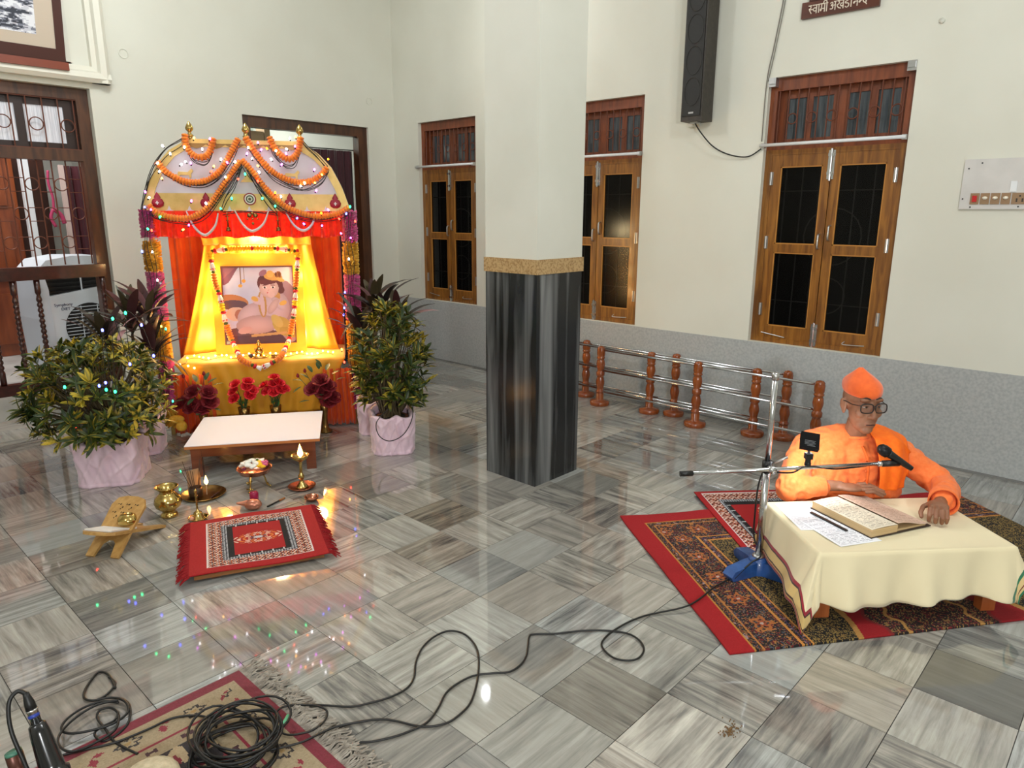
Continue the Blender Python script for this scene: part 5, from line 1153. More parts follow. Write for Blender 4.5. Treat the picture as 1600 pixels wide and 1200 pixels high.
MB().lathe([(.044, 0), (.049, .005), (.046, .026), (.032, .044), (.019, .049), (.017, .044), (0, .044)], 28, caps=False).build('bowl', BRASS, lt, True)
lt.matrix_world = Matrix.Translation(rh.location) @ Matrix.Rotation(rh.rotation_euler.z, 4, 'Z') @ Matrix.Translation((.035, .155, .112)) @ Matrix.Rotation(R_(-8), 4, 'X')

# ------------------------------------------------------------------ red prayer mat on a wooden plank
def motif(X, Y, w_, h_, bx0, bx1, by):
    "woven bands of a red fringed mat"
    red = (158, 12, 18); img = rgbmap(X.shape, red)
    n = vnoise(X, Y, 260, 2)[..., None]; img += (n - .5) * 16
    m1 = rect_mask(X, Y, bx0, w_ - bx1, by, h_ - by); put(img, m1, (214, 198, 196)); m2 = rect_mask(X, Y, bx0 + .007, w_ - bx1 - .007, by + .004, h_ - by - .004)
    k = np.sin(X * 340) * np.sin(Y * 300) + .6 * np.sin(X * 170 + np.sin(Y * 200) * 1.5) ; kk = np.sin((X + Y) * 260) * np.sin((X - Y) * 240)
    put(img, m2, (120, 26, 26)); put(img, m2 & (k > .25), (206, 190, 180)); put(img, m2 & (k < -.55), (26, 20, 24)); put(img, m2 & (kk > .55), (214, 120, 56))
    b2 = .068; m3 = rect_mask(X, Y, bx0 + b2, w_ - bx1 - b2, by + b2 * .8, h_ - by - b2 * .8)
    g = np.sin(X * 500 + Y * 0) + np.sin(Y * 480)
    put(img, m3, (40, 40, 48)); put(img, m3 & (g > .1), (172, 176, 182))
    m4 = rect_mask(X, Y, bx0 + b2 + .026, w_ - bx1 - b2 - .026, by + b2 * .8 + .022, h_ - by - b2 * .8 - .022); put(img, m4, (18, 16, 20)); put(img, m4 & (np.abs(np.mod(X + .01, .05) - .025) < .003), (190, 190, 190))
    m5 = rect_mask(X, Y, bx0 + b2 + .052, w_ - bx1 - b2 - .052, by + b2 * .8 + .040, h_ - by - b2 * .8 - .040); put(img, m5, red)
    cx, cy = w_ / 2 + (bx0 - bx1) / 2, h_ / 2; dx = np.abs(X - cx); dy = np.abs(Y - cy); r = np.hypot(dx / .115, dy / .062); a = np.arctan2(dy, dx)
    pet = np.sin(a * 9 + r * 6) * np.sin(r * 14)
    put(img, m5 & (r < 1) & (pet > .35), (222, 190, 170)); put(img, m5 & (r < 1) & (pet < -.55), (216, 120, 50)); put(img, m5 & (r < .36) & (pet > 0), (60, 50, 70)); put(img, m5 & (r < .2), (190, 186, 190))
    return img
MATW, MATH = .56, .565
c0 = np.array(floor_pt(283, 905, .04)[:2]); c1 = np.array(floor_pt(524, 862, .04)[:2]); c3 = np.array(floor_pt(292, 818, .04)[:2])
ang = math.atan2(c1[1] - c0[1], c1[0] - c0[0]); mw = float(np.hypot(*(c1 - c0))) ; mh = float(np.dot(c3 - c0, (-math.sin(ang), math.cos(ang))))
rm = thing('prayer_mat', 'small red woven prayer mat with fringed ends on a wooden plank', 'mat', (c0[0], c0[1], 0), ang)
zf = lambda X, Y: .042 + .006 * np.sin(X * 9 + 1) * np.exp(-((Y - 0) / .08) ** 2) + .007 * np.exp(-(((X - .28) / .1) ** 2)) * np.exp(-((Y - mh) / .1) ** 2)
painted('weave', mw - .06, mh, .0035, lambda X, Y: motif(X, Y, mw - .06, mh, .075, .06, .05), attr_mat('woven_red', .9, 0, bump=.3), rm, (.03, 0, 0), zfn=zf, thick=.006)
FRG = mat('red_fringe', (140, 10, 18), .95); fr1 = MB(); rnd = random.Random(4)
for side in (0, 1):
    b_ = MB()
    for k in range(110):
        y = mh * k / 109; x0 = .032 if side == 0 else mw - .032; dx = -1 if side == 0 else 1; l = rnd.uniform(.035, .06)
        b_.tube([(x0, y, .040), (x0 + dx * l * .5, y + rnd.uniform(-.01, .01), .032), (x0 + dx * l, y + rnd.uniform(-.02, .02), .010)], [.0035, .003, .002], 5)
    o = b_.build('fringe', FRG, rm); o['kind'] = 'stuff'
pk = thing('wooden_plank', 'varnished wooden plank under the red prayer mat', 'plank', (c0[0], c0[1], 0), ang)
MB().b(.05, mw - .05, .012, mh - .02, .016, .034).build('board', mat('varnished_plank', (150, 92, 30), .35, coat=.4, col2=(124, 72, 24), scale=6, stretch=(.5, 5, 5)), pk)
for x in (.12, mw - .16): MB().b(x, x + .04, .03, mh - .04, 0, .016).build('batten', BROWN, pk)
# ------------------------------------------------------------------ carpets under the reader
TA = R_(-42.5); TO = (3.138, .75); TU = (math.cos(TA), math.sin(TA)); TV = (-TU[1], TU[0])
def TW(x, y, z=0.): return (TO[0] + x * TU[0] + y * TV[0], TO[1] + x * TU[1] + y * TV[1], z)
def tthing(name, label, cat, x=0, y=0, z=0, group=None, rz=0.): return thing(name, label, cat, TW(x, y, z), TA + rz, group)
CA = math.atan2(-.592, .806); CW, CH = 2.05, 1.235            # along the front hem, away from the camera
def carpet_paint(X, Y):
    red = (152, 12, 20); img = rgbmap(X.shape, red); n = vnoise(X, Y, 300, 4); img += (n[..., None] - .5) * 14
    top = CH - Y
    def floral(mask, bg, c1, c2, c3, c4, s, seed, dens=.56):
        put(img, mask, bg)
        a = vnoise(X, Y, s, seed); b_ = vnoise(X, Y, s * 1.7, seed + 1); c = vnoise(X, Y, s * .6, seed + 2)
        w_ = np.abs(np.sin((X * 1.0 + .02 * np.sin(Y * 60)) * s * 1.9) * np.sin((Y + .02 * np.sin(X * 50)) * s * 1.9) + (a - .5))
        put(img, mask & (w_ < .13), c1); put(img, mask & (b_ > .70), c2); put(img, mask & (b_ < .20), c3); put(img, mask & (c > .78) & (a > .4), c4)
    D = np.minimum(X, top * 1.0)                               # distance from left / far edges
    inb = (D > .10)
    floral(inb, (16, 13, 15), (132, 102, 54), (128, 66, 34), (48, 46, 70), (146, 120, 120), 130, 11)
    def line(d0, wd_, col): put(img, (np.abs(D - d0) < wd_), col)
    line(.104, .005, (176, 118, 50)); line(.14, .003, (168, 108, 52)); 
    m = (D > .143) & (D < .30); floral(m, (18, 15, 18), (138, 100, 60), (98, 24, 28), (74, 78, 90), (160, 104, 50), 105, 21)
    for q in np.arange(.16, 2.2, .19):                          # rosettes along the border
        for (cx, cy) in (((.22), q), (q, CH - .22)):
            r = np.hypot(X - cx, Y - cy); a = np.arctan2(Y - cy, X - cx)
            rz_ = r * (1 + .5 * (vnoise(X, Y, 90, 61) - .5)); put(img, m & (np.abs(rz_ - .034 - .008 * np.cos(5 * a + q)) < .007), (158, 92, 44)); put(img, m & (rz_ < .018 + .006 * np.cos(6 * a)), (150, 70, 34)); put(img, m & (rz_ < .008), (170, 150, 140))
    line(.303, .005, (186, 124, 56)); line(.322, .003, (60, 50, 96)); line(.345, .005, (186, 124, 56))
    m = D > .35; floral(m, (15, 12, 12), (140, 118, 64), (128, 104, 54), (16, 12, 12), (120, 94, 48), 165, 31)
    # red field with scalloped edge
    sc_ = .46 + .035 * np.abs(np.sin(Y * 9)) ; fld = (X > sc_ + .10) & (X < 1.36 - .06 * np.abs(np.sin(Y * 7))) & (Y < .62)
    edge = (X > sc_ + .075) & (X < 1.39 - .06 * np.abs(np.sin(Y * 7))) & (Y < .65)
    put(img, edge, (170, 124, 64)); put(img, fld, (140, 8, 18))
    r = np.hypot((X - .93) / .27, (Y - .12) / .40); a = np.arctan2(Y - .12, X - .93); rr_ = r - .05 * np.cos(10 * a)
    m = rr_ < 1; floral(m, (30, 18, 18), (150, 118, 66), (104, 28, 30), (24, 18, 18), (132, 96, 54), 115, 41); put(img, m & (np.abs(rr_ - .62) < .03), (170, 124, 64)); put(img, m & (np.abs(rr_ - .97) < .03), (118, 30, 30))
    put(img, D < .098, red)
    return np.clip(img + (n[..., None] - .5) * 10, 0, 255)
cp = painted('carpet', CW, CH, .0040, carpet_paint, attr_mat('machine_woven_carpet', .95, 0., bump=.4), None, (2.252, .987, 0), CA,
             zfn=lambda X, Y: .009 + .004 * np.maximum(0, np.sin(X * 14 + 1)) * np.exp(-((CH - Y) / .05) ** 2) + .004 * np.maximum(0, np.sin(Y * 11)) * np.exp(-(X / .04) ** 2), thick=.008)
tag(cp, 'red-bordered carpet with dense black and gold pattern under the reading table', 'carpet')
sm = painted('seat_rug', .62, .80, .0045, lambda X, Y: motif(Y * .7, X * .9, .56, .56, .02, .02, .03), attr_mat('woven_red', .9), None, TW(-.44, .30, .0), TA, zfn=lambda X, Y: .017 + .001 * np.sin(X * 8), thick=.006)
tag(sm, 'red patterned seat rug behind the reading table', 'rug')

# ------------------------------------------------------------------ reading table and its cloth
rt_ = tthing('reading_table', 'low wooden reading table under the cream cloth', 'table')
OW = mat('orange_leg_wood', (150, 78, 36), .45, col2=(172, 96, 50), scale=6, stretch=(5, 5, .8))
MB().b(-.39, .39, -.235, .235, .278, .302).build('top', OW, rt_)
for x in (-.355, .355):
    for y in (-.20, .20): MB().b(x - .03, x + .03, y - .022, y + .022, .012, .278).build('leg', OW, rt_)
MB().b(-.33, .33, -.21, -.19, .22, .278).build('apron', OW, rt_); MB().b(-.33, .33, .19, .21, .22, .278).build('apron', OW, rt_)
CWX, CWY, ZT = .40, .245, .308
def cloth_pos(s, t):
    dx = max(abs(s) - CWX, 0.); dy = max(abs(t) - CWY, 0.); sx = 1 if s > 0 else -1; sy = 1 if t > 0 else -1
    bx = max(-CWX, min(CWX, s)); by = max(-CWY, min(CWY, t))
    d = math.hypot(dx, dy)
    if d == 0: return (bx, by, ZT + .0012 * math.sin(s * 23 + t * 9) + .0018 * math.sin(t * 31 - s * 7))
    nx, ny = dx / d * sx, dy / d * sy
    arc = s * 17 if dy > dx else t * 17
    k = min(1, d / .2)
    out = .010 + .035 * k + k * (.022 * math.sin(arc * 1.1 + .7) + .014 * math.sin(arc * 2.3 + 1.))
    if sx < 0 and dx > dy: out = .008 + .030 * k + .008 * k * math.sin(arc * 1.4) + .055 * k * max(0, min(1, (.05 - t) / .25))
    if dx > 0 and dy > 0: out += .03 * k * math.sin(2 * math.atan2(dy, dx))
    r = .012
    drop = d if d > r else d * d / (2 * r)
    return (bx + nx * min(d, out), by + ny * min(d, out), max(ZT - drop + .004, .016))
def cloth_paint(s, t):
    "cream cloth with woven borders along its short ends"
    hem = .62 - abs(s) if s < 0 else .60 - abs(s)
    if s < 0:
        if hem < .012: return (146, 22, 38)
        if hem < .020: return (196, 150, 80)
        if hem < .026: return (60, 30, 24)
        if hem < .062: return (212, 182, 116)
        if hem < .068: return (60, 30, 24)
        if hem < .082: return (150, 26, 44)
    else:
        if hem < .012: return (34, 110, 76)
        if hem < .026: return (206, 182, 128)
        if hem < .030: return (110, 40, 30)
        if hem < .062: return (212, 186, 130)
        if hem < .066: return (110, 40, 30)
        if hem < .082: return (36, 112, 78)
    return (226, 213, 176)
NS, NT = 190, 120; S0, S1, T0, T1 = -.62, .60, -.455, .275
me = bpy.data.meshes.new('table_cloth'); vs = []; fs = []; cols = []
for j in range(NT + 1):
    for i in range(NS + 1):
        t = T0 + (T1 - T0) * j / NT; s1 = S1 - .155 * min(1, max(0, (-.235 - t) / .2)); s = S0 + (s1 - S0) * i / NS; t = T0 + (T1 - T0) * j / NT + (.014 * math.sin(s * 9) if j == 0 else 0)
        vs.append(cloth_pos(s, t))
for j in range(NT):
    for i in range(NS):
        fs.append((j * (NS + 1) + i, j * (NS + 1) + i + 1, (j + 1) * (NS + 1) + i + 1, (j + 1) * (NS + 1) + i))
        c = lin(cloth_paint(S0 + (S1 - S0) * (i + .5) / NS, T0 + (T1 - T0) * (j + .5) / NT)); cols.extend([(*c, 1)] * 4)
me.from_pydata(vs, [], fs); me.update(); ca = me.color_attributes.new('Col', 'FLOAT_COLOR', 'CORNER'); ca.data.foreach_set('color', np.array(cols, np.float32).ravel())
me.materials.append(attr_mat('cream_cotton', .85, .25)); me.polygons.foreach_set('use_smooth', [True] * len(me.polygons))
tc_ = link('table_cloth', me, None, TW(0, 0), TA); md = tc_.modifiers.new('Solidify', 'SOLIDIFY'); md.thickness = .002; md.offset = 1
tag(tc_, 'cream table cloth with striped red and green borders on the reading table', 'tablecloth')

# ------------------------------------------------------------------ papers and book
def lines_paint(w_, h_, bg, ink, pitch, seed, margin=.012):
    def fn(X, Y):
        img = rgbmap(X.shape, bg); row = np.floor(Y / pitch); ph_ = Y / pitch - row
        wv = hashn(np.floor(X / .0045), row, seed); lw = hashn(row, row * 0 + 3, seed)
        m = (ph_ < .42) & (wv > .28) & (X > margin) & (X < w_ - margin * (1 + 2 * lw)) & (Y > margin) & (Y < h_ - margin)
        put(img, m, ink); return img
    return fn
PAP = attr_mat('printed_paper', .8)
for k, (x, y, r, w_, h_, lb) in enumerate(((-.385, -.045, -.03, .20, .275, 'white sheet of paper on the table at the far left'), (-.30, -.205, .20, .20, .26, 'white written sheet of paper overlapping the table front'))):
    o = painted('paper_sheet', w_, h_, .003, lines_paint(w_, h_, (236, 238, 244), (202, 204, 212) if k == 0 else (180, 182, 192), .011, 5 + k), PAP, None, TW(x, y, ZT + .0045 + .0015 * k), TA + r, thick=.0006)
    tag(o, lb, 'paper', 'papers beside the book')
bo = tthing('open_book', 'thick open book with yellowed pages on the reading table', 'book', -.045, .055, ZT + .005, rz=.30)
PGE = mat('page_block_edge', (186, 156, 112), .8, col2=(206, 178, 132), scale=3, stretch=(1, 1, 160)); CVR = mat('dark_book_cover', (52, 40, 34), .6)
MB().b(-.150, .0, -.165, .165, 0, .004).build('cover', CVR, bo); MB().b(.0, .19, -.165, .165, 0, .004).build('cover', CVR, bo)
MB().b(-.145, .0, -.16, .16, .004, .036).build('page_block', PGE, bo)
painted('left_page', .145, .32, .0028, lines_paint(.145, .32, (224, 216, 196), (160, 152, 136), .0095, 9), PAP, bo, (-.145, -.16, .0365), zfn=lambda X, Y: .003 * np.sin(X / .145 * 3.14))
MB().b(.0, .17, -.155, .155, .004, .012).build('page_block', PGE, bo)
painted('right_page', .175, .32, .0028, lines_paint(.175, .32, (206, 178, 158), (158, 130, 114), .0095, 12), PAP, bo, (0, -.16, 0), zfn=lambda X, Y: .013 + .030 * np.cos(np.clip(X / .175, 0, 1) * 1.5) ** 2 - .0 * X, thick=.001)
tag(MB().b(-.10, .10, -.006, .006, 0, .006).build('pen', BLACKM, None, False, TW(-.232, .02, ZT + .0075), TA + 1.87), 'black pen lying beside the open book', 'pen')

# ------------------------------------------------------------------ the reader
pn = tthing('person', 'seated man in orange robe, cap and glasses reading at the low table', 'person', .09, .52, 0)
PO = Vector((.09, .52, 0))
def L(*p): return Vector(p) - PO
SKIN = mat('brown_skin', (130, 88, 64), .5, col2=(148, 104, 80), scale=14, sss=.15, spec=.4)
def limb(b_, pts, rs, n=14):
    P = [L(*p) for p in pts]; b_.tube(P, rs, n)
    for p, r in zip(P, rs): b_.ball(p, r * .98, n, 8)
bd_ = MB(); HC = (.055, .345, .0)                             # head axis position
def zm(z): return .671 + (z - .6185) * 1.31
def hd(x, y, z): return L(HC[0] + x, HC[1] + y, zm(z))
bd_.ball(hd(0, .015, .700), (.074, .094, .092), 24, 16)        # skull
bd_.ball(hd(0, -.020, .660), (.064, .068, .104), 24, 16)       # face
bd_.ball(hd(0, -.050, .597), (.030, .030, .026), 16, 10)       # chin
bd_.ball(hd(0, -.028, .615), (.051, .050, .042), 18, 10)       # jaw
for s in (-1, 1):
    bd_.ball(hd(s * .038, -.058, .655), (.024, .022, .024), 12, 8)     # cheekbone
    bd_.ball(hd(s * .030, -.070, .704), (.026, .016, .012), 12, 8)     # brow
    bd_.ball(hd(s * .076, .018, .668), (.009, .020, .038), 12, 8)      # ear
    bd_.ball(hd(s * .083, .026, .676), (.007, .015, .026), 10, 8)
bd_.tube([hd(0, -.076, .695), hd(0, -.091, .668), hd(0, -.103, .650)], [.008, .011, .013], 10); bd_.ball(hd(0, -.100, .649), (.014, .015, .013), 12, 8)
for s in (-1, 1): bd_.ball(hd(s * .013, -.088, .646), (.010, .011, .009), 10, 6)
bd_.ball(hd(0, -.076, .623), (.023, .014, .007), 14, 8); bd_.ball(hd(0, -.075, .614), (.021, .014, .0075), 14, 8)
limb(bd_, [(.056, .362, .66), (.066, .392, .585), (.08, .42, .50)], [.047, .050, .066])
limb(bd_, [(.085, .44, .46), (.09, .48, .30), (.09, .52, .14)], [.115, .125, .145], 20)   # trunk (inside the robe)
limb(bd_, [(-.14, .44, .52), (-.235, .385, .40), (-.265, .31, .345)], [.055, .045, .040])
limb(bd_, [(-.265, .31, .345), (-.17, .30, .36), (-.085, .285, .372)], [.040, .034, .026])
limb(bd_, [(.30, .44, .50), (.40, .38, .40), (.465, .30, .345)], [.055, .045, .040])
limb(bd_, [(.465, .30, .345), (.395, .18, .355), (.290, .056, .368)], [.040, .034, .027])
for s in (-1, 1): limb(bd_, [(.09 + s * .09, .50, .11), (.09 + s * .30, .36, .10), (.09 - s * .05, .27, .07)], [.085, .07, .05])
def finger(pts, r): limb(bd_, pts, [r, r * .95, r * .9, r * .78][:len(pts)], 10)
# right hand (image left), palm down over the page, fingers stretched along +x
limb(bd_, [(-.085, .285, .372), (-.045, .276, .372)], [.026, .024])
bd_.ball(L(-.005, .262, .370), (.062, .042, .016), 18, 10, M=Matrix.Rotation(R_(-14), 3, 'Z'))
bd_.ball(L(-.035, .270, .371), (.040, .034, .018), 14, 8)
for k, (oy, ln, dz) in enumerate(((.026, .076, .004), (.006, .088, .0), (-.015, .080, -.003), (-.034, .062, -.006))):
    x0, y0 = .042, .250 + oy - .004 * k; d = Vector((.97, -.22 - .03 * k, 0)).normalized()
    q = [(x0 + d.x * ln * f, y0 + d.y * ln * f, .374 + dz - h_) for f, h_ in ((0, .0), (.45, -.005), (.8, .005), (1.12, .014))]
    finger(q, .0100 if k < 3 else .0088)
finger([(-.030, .302, .370), (.010, .322, .368), (.052, .322, .363), (.074, .314, .358)], .0112)
# left hand (image right), closed loosely, resting on its fingertips on the far page edge
LX, LY = -.052, -.066
bd_.ball(L(.305 + LX, .085 + LY, .374), (.044, .050, .020), 18, 10, M=Matrix.Rotation(R_(-38), 3, 'Z'))
bd_.ball(L(.328 + LX, .110 + LY, .370), (.034, .034, .022), 14, 8)
for k, (ox, oy, ln) in enumerate(((-.034, .020, .052), (-.016, .0, .058), (.006, -.014, .055), (.026, -.020, .046))):
    x0, y0 = .292 + LX + ox * .75, .062 + LY + oy * .7; d = Vector((-.60 + .10 * k, -.80 - .03 * k, 0)).normalized()
    q = [(x0 + d.x * ln * f, y0 + d.y * ln * f, h_) for f, h_ in ((0, .378), (.55, .378), (.95, .352), (.82, .328))]
    finger(q, .0110 if k < 3 else .0096)
finger([(.290 + LX, .118 + LY, .370), (.254 + LX, .106 + LY, .364), (.230 + LX, .084 + LY, .348), (.226 + LX, .070 + LY, .334)], .0115)
body = bd_.build('body', SKIN, pn); remesh(body, .0032, 5, .5)
NAIL = mat('finger_nail', (206, 160, 140), .35)
EYE = mat('eye_white', (186, 176, 166), .3); IRIS = mat('dark_iris', (34, 20, 14), .15); LIP = mat('lip', (120, 66, 56), .5)
for s in (-1, 1):
    e = MB().ball(hd(s * .030, -.0705, .681), (.0125, .010, .0052), 14, 10).build('eye', EYE, pn, True); MB().ball(hd(s * .030 + .002, -.0790, .6805), (.0062, .003, .0048), 12, 8).build('iris', IRIS, e, True)
    MB().tube(smooth_path([tuple(hd(s * .018, -.0785, .6838)), tuple(hd(s * .030, -.0815, .6860)), tuple(hd(s * .044, -.0735, .6830))], 4), .0030, 6).build('eyelid', SKIN, pn, True)
    MB().tube(smooth_path([tuple(hd(s * .014, -.0825, .708)), tuple(hd(s * .032, -.080, .713)), tuple(hd(s * .050, -.068, .706))], 4), [.0035] * 9, 6).build('eyebrow', mat('dark_brow_hair', (48, 40, 36), .8), pn, True)
MB().tube(smooth_path([tuple(hd(-.021, -.0835, .6165)), tuple(hd(0, -.0895, .6175)), tuple(hd(.021, -.0835, .6165))], 4), .0024, 6).build('mouth_line', mat('mouth_dark', (70, 34, 30), .6), pn, True)
# robe
ro_ = MB()
limb(ro_, [(.072, .405, .565), (.08, .425, .52), (.085, .44, .46)], [.060, .10, .135], 20)
limb(ro_, [(-.125, .44, .520), (.0, .43, .535), (.16, .43, .53), (.29, .44, .500)], [.068, .085, .085, .068], 18)
limb(ro_, [(.085, .43, .45), (.09, .45, .34), (.09, .49, .20), (.09, .52, .13)], [.150, .155, .165, .175], 24)
for x in (-.04, .09, .21): limb(ro_, [(x, .40, .46), (x, .40, .36), (x, .42, .22)], [.10, .11, .12], 18)
limb(ro_, [(-.125, .44, .520), (-.20, .40, .43), (-.262, .32, .352)], [.070, .070, .066], 16)
limb(ro_, [(-.262, .32, .352), (-.20, .30, .358), (-.135, .292, .366)], [.064, .052, .046], 16)
limb(ro_, [(.29, .44, .500), (.385, .385, .42), (.468, .305, .358)], [.070, .068, .064], 16)
limb(ro_, [(.468, .305, .358), (.415, .19, .362), (.338, .105, .364)], [.062, .056, .054], 16)
robe = ro_.build('robe', ORANGE, pn); remesh(robe, .006, 7, .5)
tx_ = bpy.data.textures.new('folds', 'CLOUDS'); tx_.noise_scale = .09; tx_.noise_depth = 1
dm = robe.modifiers.new('Displace', 'DISPLACE'); dm.texture = tx_; dm.strength = .010; dm.mid_level = .5
tx2 = bpy.data.textures.new('folds_fine', 'WOOD'); tx2.noise_scale = .05; tx2.wood_type = 'BANDNOISE'; tx2.turbulence = 9
dm = robe.modifiers.new('Displace2', 'DISPLACE'); dm.texture = tx2; dm.strength = .008; dm.mid_level = .5
sm_ = robe.modifiers.new('Smooth', 'SMOOTH'); sm_.iterations = 2; bake(robe); robe.data.polygons.foreach_set('use_smooth', [True] * len(robe.data.polygons))
RB2 = mat('robe_hem_orange', (226, 96, 30), .85)
def cuff(c, axis, r, l, nm): 
    q = Vector(axis).to_track_quat('Z', 'Y').to_matrix().to_4x4(); M = Matrix.Translation(L(*c)) @ q
    MB().lathe([(r * .96, -l), (r * 1.04, 0), (r * 1.0, .003), (r * .9, -.004), (r * .86, -l)], 24, M=M, caps=False).build(nm, ORANGE, robe, True)
cuff((-.118, .290, .368), (.97, -.08, .06), .046, .05, 'cuff'); cuff((.320, .075, .364), (-.55, -.83, .02), .060, .07, 'cuff')
MB().tube(smooth_path([tuple(L(.068 + .058 * math.cos(a), .398 + .056 * math.sin(a), .567 - .016 * math.cos(a + 1.57) * -1)) for a in [k * math.pi / 8 for k in range(17)]], 2), .008, 8).build('collar', ORANGE, robe, True)
pk_ = MB().tube(smooth_path([tuple(L(.066, .318, .548)), tuple(L(.070, .272, .50)), tuple(L(.074, .262, .44)), tuple(L(.076, .268, .36))], 5), .006, 6).build('placket', RB2, robe, True)
for z, y in ((.495, .262), (.45, .253), (.405, .254)): MB().ball(L(.058, y, z), (.005, .003, .005), 8, 6).build('button', mat('orange_button', (206, 84, 26), .4), robe, True)
SHW = mat('saffron_shawl', (246, 104, 4), .8, col2=(250, 116, 10), scale=50)
def shawl(a, b_):
    t = b_                                                     # 0 bottom front, 1 over the shoulder to the back
    if t < .62:
        q = t / .62; x0, x1 = .135 - .02 * q, .275 + .045 * q; z = .345 + .245 * q; y = .262 + .05 * q * q - .012 * math.sin(3.14 * q)
    else:
        q = (t - .62) / .38; x0, x1 = .115 + .02 * q, .32; z = .59 + .028 * math.sin(q * 2.2) - .10 * max(0, q - .45); y = .312 + .26 * q
    x = x0 + (x1 - x0) * a
    return tuple(L(x, y - .010 * math.sin(a * 13) * .5 + .10 * max(0, a - .35) ** 2 * (1 if t < .62 else .3), z - .22 * max(0, a - .45) ** 1.6 * (t > .3)))
so = MB().sheet(shawl, 26, 40).build('shawl', SHW, pn, True)
sw = so.modifiers.new('Shrinkwrap', 'SHRINKWRAP'); sw.target = robe; sw.wrap_method = 'NEAREST_SURFACEPOINT'; sw.wrap_mode = 'OUTSIDE'; sw.offset = .016
sw2 = so.modifiers.new('Smooth', 'SMOOTH'); sw2.iterations = 3
so.modifiers.new('Solidify', 'SOLIDIFY').thickness = .006; bake(so)
dh = MB(); limb(dh, [(.09, .50, .11), (.34, .38, .10), (.15, .27, .075)], [.13, .105, .075], 16); limb(dh, [(.09, .50, .11), (-.16, .38, .10), (.03, .27, .075)], [.13, .105, .075], 16)
dho = dh.build('lower_robe', mat('deep_orange_cotton', (206, 66, 22), .85), pn); remesh(dho, .008, 6)
# cap: tall folded cloth cap with a peak leaning to his right
cv = []; cf = []; NC = 40
def hz(x, y, z): return L(HC[0] + x, HC[1] + y, z)
prof = [(.082, .797), (.088, .799), (.0925, .810), (.0935, .824), (.0905, .838), (.081, .853), (.064, .869), (.043, .886), (.022, .902), (.005, .913)]
for i, (r, z) in enumerate(prof):
    k = i / (len(prof) - 1)
    for j in range(NC):
        a = 2 * math.pi * j / NC; w_ = 1 + .04 * math.sin(3 * a + 5 * k) * k * 2 + .05 * (1 - abs(math.sin(2 * a - 4 * k + .6))) ** 3 * (k > .2) + .02 * math.sin(7 * a - 4 * k) * k
        cv.append(tuple(hz(r * w_ * math.cos(a) * .86 - .012 * k * k, .012 + r * w_ * math.sin(a) * 1.08 + .01 * k * k, z + .010 * math.cos(a + math.pi / 2) * (1 - k) * -1 + .004 * math.sin(3 * a) * k)))
for i in range(len(prof) - 1):
    for j in range(NC): cf.append((i * NC + j, i * NC + (j + 1) % NC, (i + 1) * NC + (j + 1) % NC, (i + 1) * NC + j))
cf.append(tuple((len(prof) - 1) * NC + j for j in range(NC)))
cap = MB().add(cv, cf).build('cap', mat('orange_cap_cloth', (238, 104, 36), .85, col2=(226, 92, 28), scale=30, sheen=.3), pn, True, solid=.003, sub=1)
# spectacles
gl = MB().build('spectacles', BLACKM, pn) if False else link('spectacles', None, pn)
FRM = mat('dark_spectacle_frame', (22, 18, 18), .3)
for s in (-1, 1):
    c = hd(s * .033, -.096, .679); w_, h_ = .028, .0215; pts = []
    for k in range(28):
        a = 2 * math.pi * k / 28; e = 3.2; ca_, sa_ = math.cos(a), math.sin(a); r = (abs(ca_) ** e + abs(sa_) ** e) ** (-1 / e)
        pts.append((c.x + w_ * r * ca_, c.y + .35 * abs(s * w_ * r * ca_ + .033) * .3 * 1 - .003, c.z + h_ * r * sa_))
    MB().tube(pts, .0029, 6, closed=True).build('rim', FRM, gl, True)
    MB().add(pts, [tuple(range(28))]).build('lens', mat('clear_lens', (240, 244, 246), .05, trans=1., alpha=.35), gl)
    MB().tube(smooth_path([tuple(hd(s * .060, -.090, .688)), tuple(hd(s * .077, -.05, .686)), tuple(hd(s * .083, .01, .688)), tuple(hd(s * .082, .04, .668))], 4), .0022, 6).build('temple', FRM, gl, True)
MB().tube([tuple(hd(-.007, -.097, .684)), tuple(hd(0, -.100, .687)), tuple(hd(.007, -.097, .684))], .002, 6).build('bridge', FRM, gl, True)

# ------------------------------------------------------------------ boom microphone stand with lamp
ms = tthing('microphone_stand', 'steel boom microphone stand on a blue wrapped tripod base', 'microphone stand', -.459, .162, .012)
BLU = mat('blue_tape_wrap', (28, 66, 124), .4, col2=(44, 86, 150), scale=14, bump=.3, coat=.3)
for k, a in enumerate((R_(-160), R_(-45), R_(95))):
    d = Vector((math.cos(a), math.sin(a), 0)); Q = Matrix.Rotation(a, 4, 'Z')
    MB().prism([(-.02, 0), (.165, 0), (.175, .02), (.155, .045), (.06, .062), (-.02, .068)], -.030, .030, M=Q @ Matrix.Rotation(R_(90), 4, 'X')).build('leg', BLU, ms)
MB().lathe([(.045, .0), (.045, .07), (.03, .078), (.0, .078)], 20, caps=False).build('hub', BLU, ms, True); MB().lathe([(.030, .075), (.028, .085), (.018, .09)], 20).build('collar', STEEL, ms, True)
MB().tube([(0, 0, .07), (0, 0, .50)], .016, 16).build('lower_tube', CHROME, ms, True); MB().tube([(0, 0, .50), (0, 0, .925)], .0125, 16).build('upper_tube', CHROME, ms, True); MB().lathe([(.015, .9), (.015, .93), (0, .932)], 14).build('tube_cap', STEEL, ms, True)
bl = Vector((.917, 0, .024)).normalized(); b0 = Vector((-.005, -.045, .512)); 
MB().tube([(0, 0, .485), (0, 0, .535)], .022, 14).build('clamp', BLACKM, ms, True); MB().tube([(0, -.01, .511), (0, -.065, .511)], .016, 12).build('boom_knuckle', CHROME, ms, True)
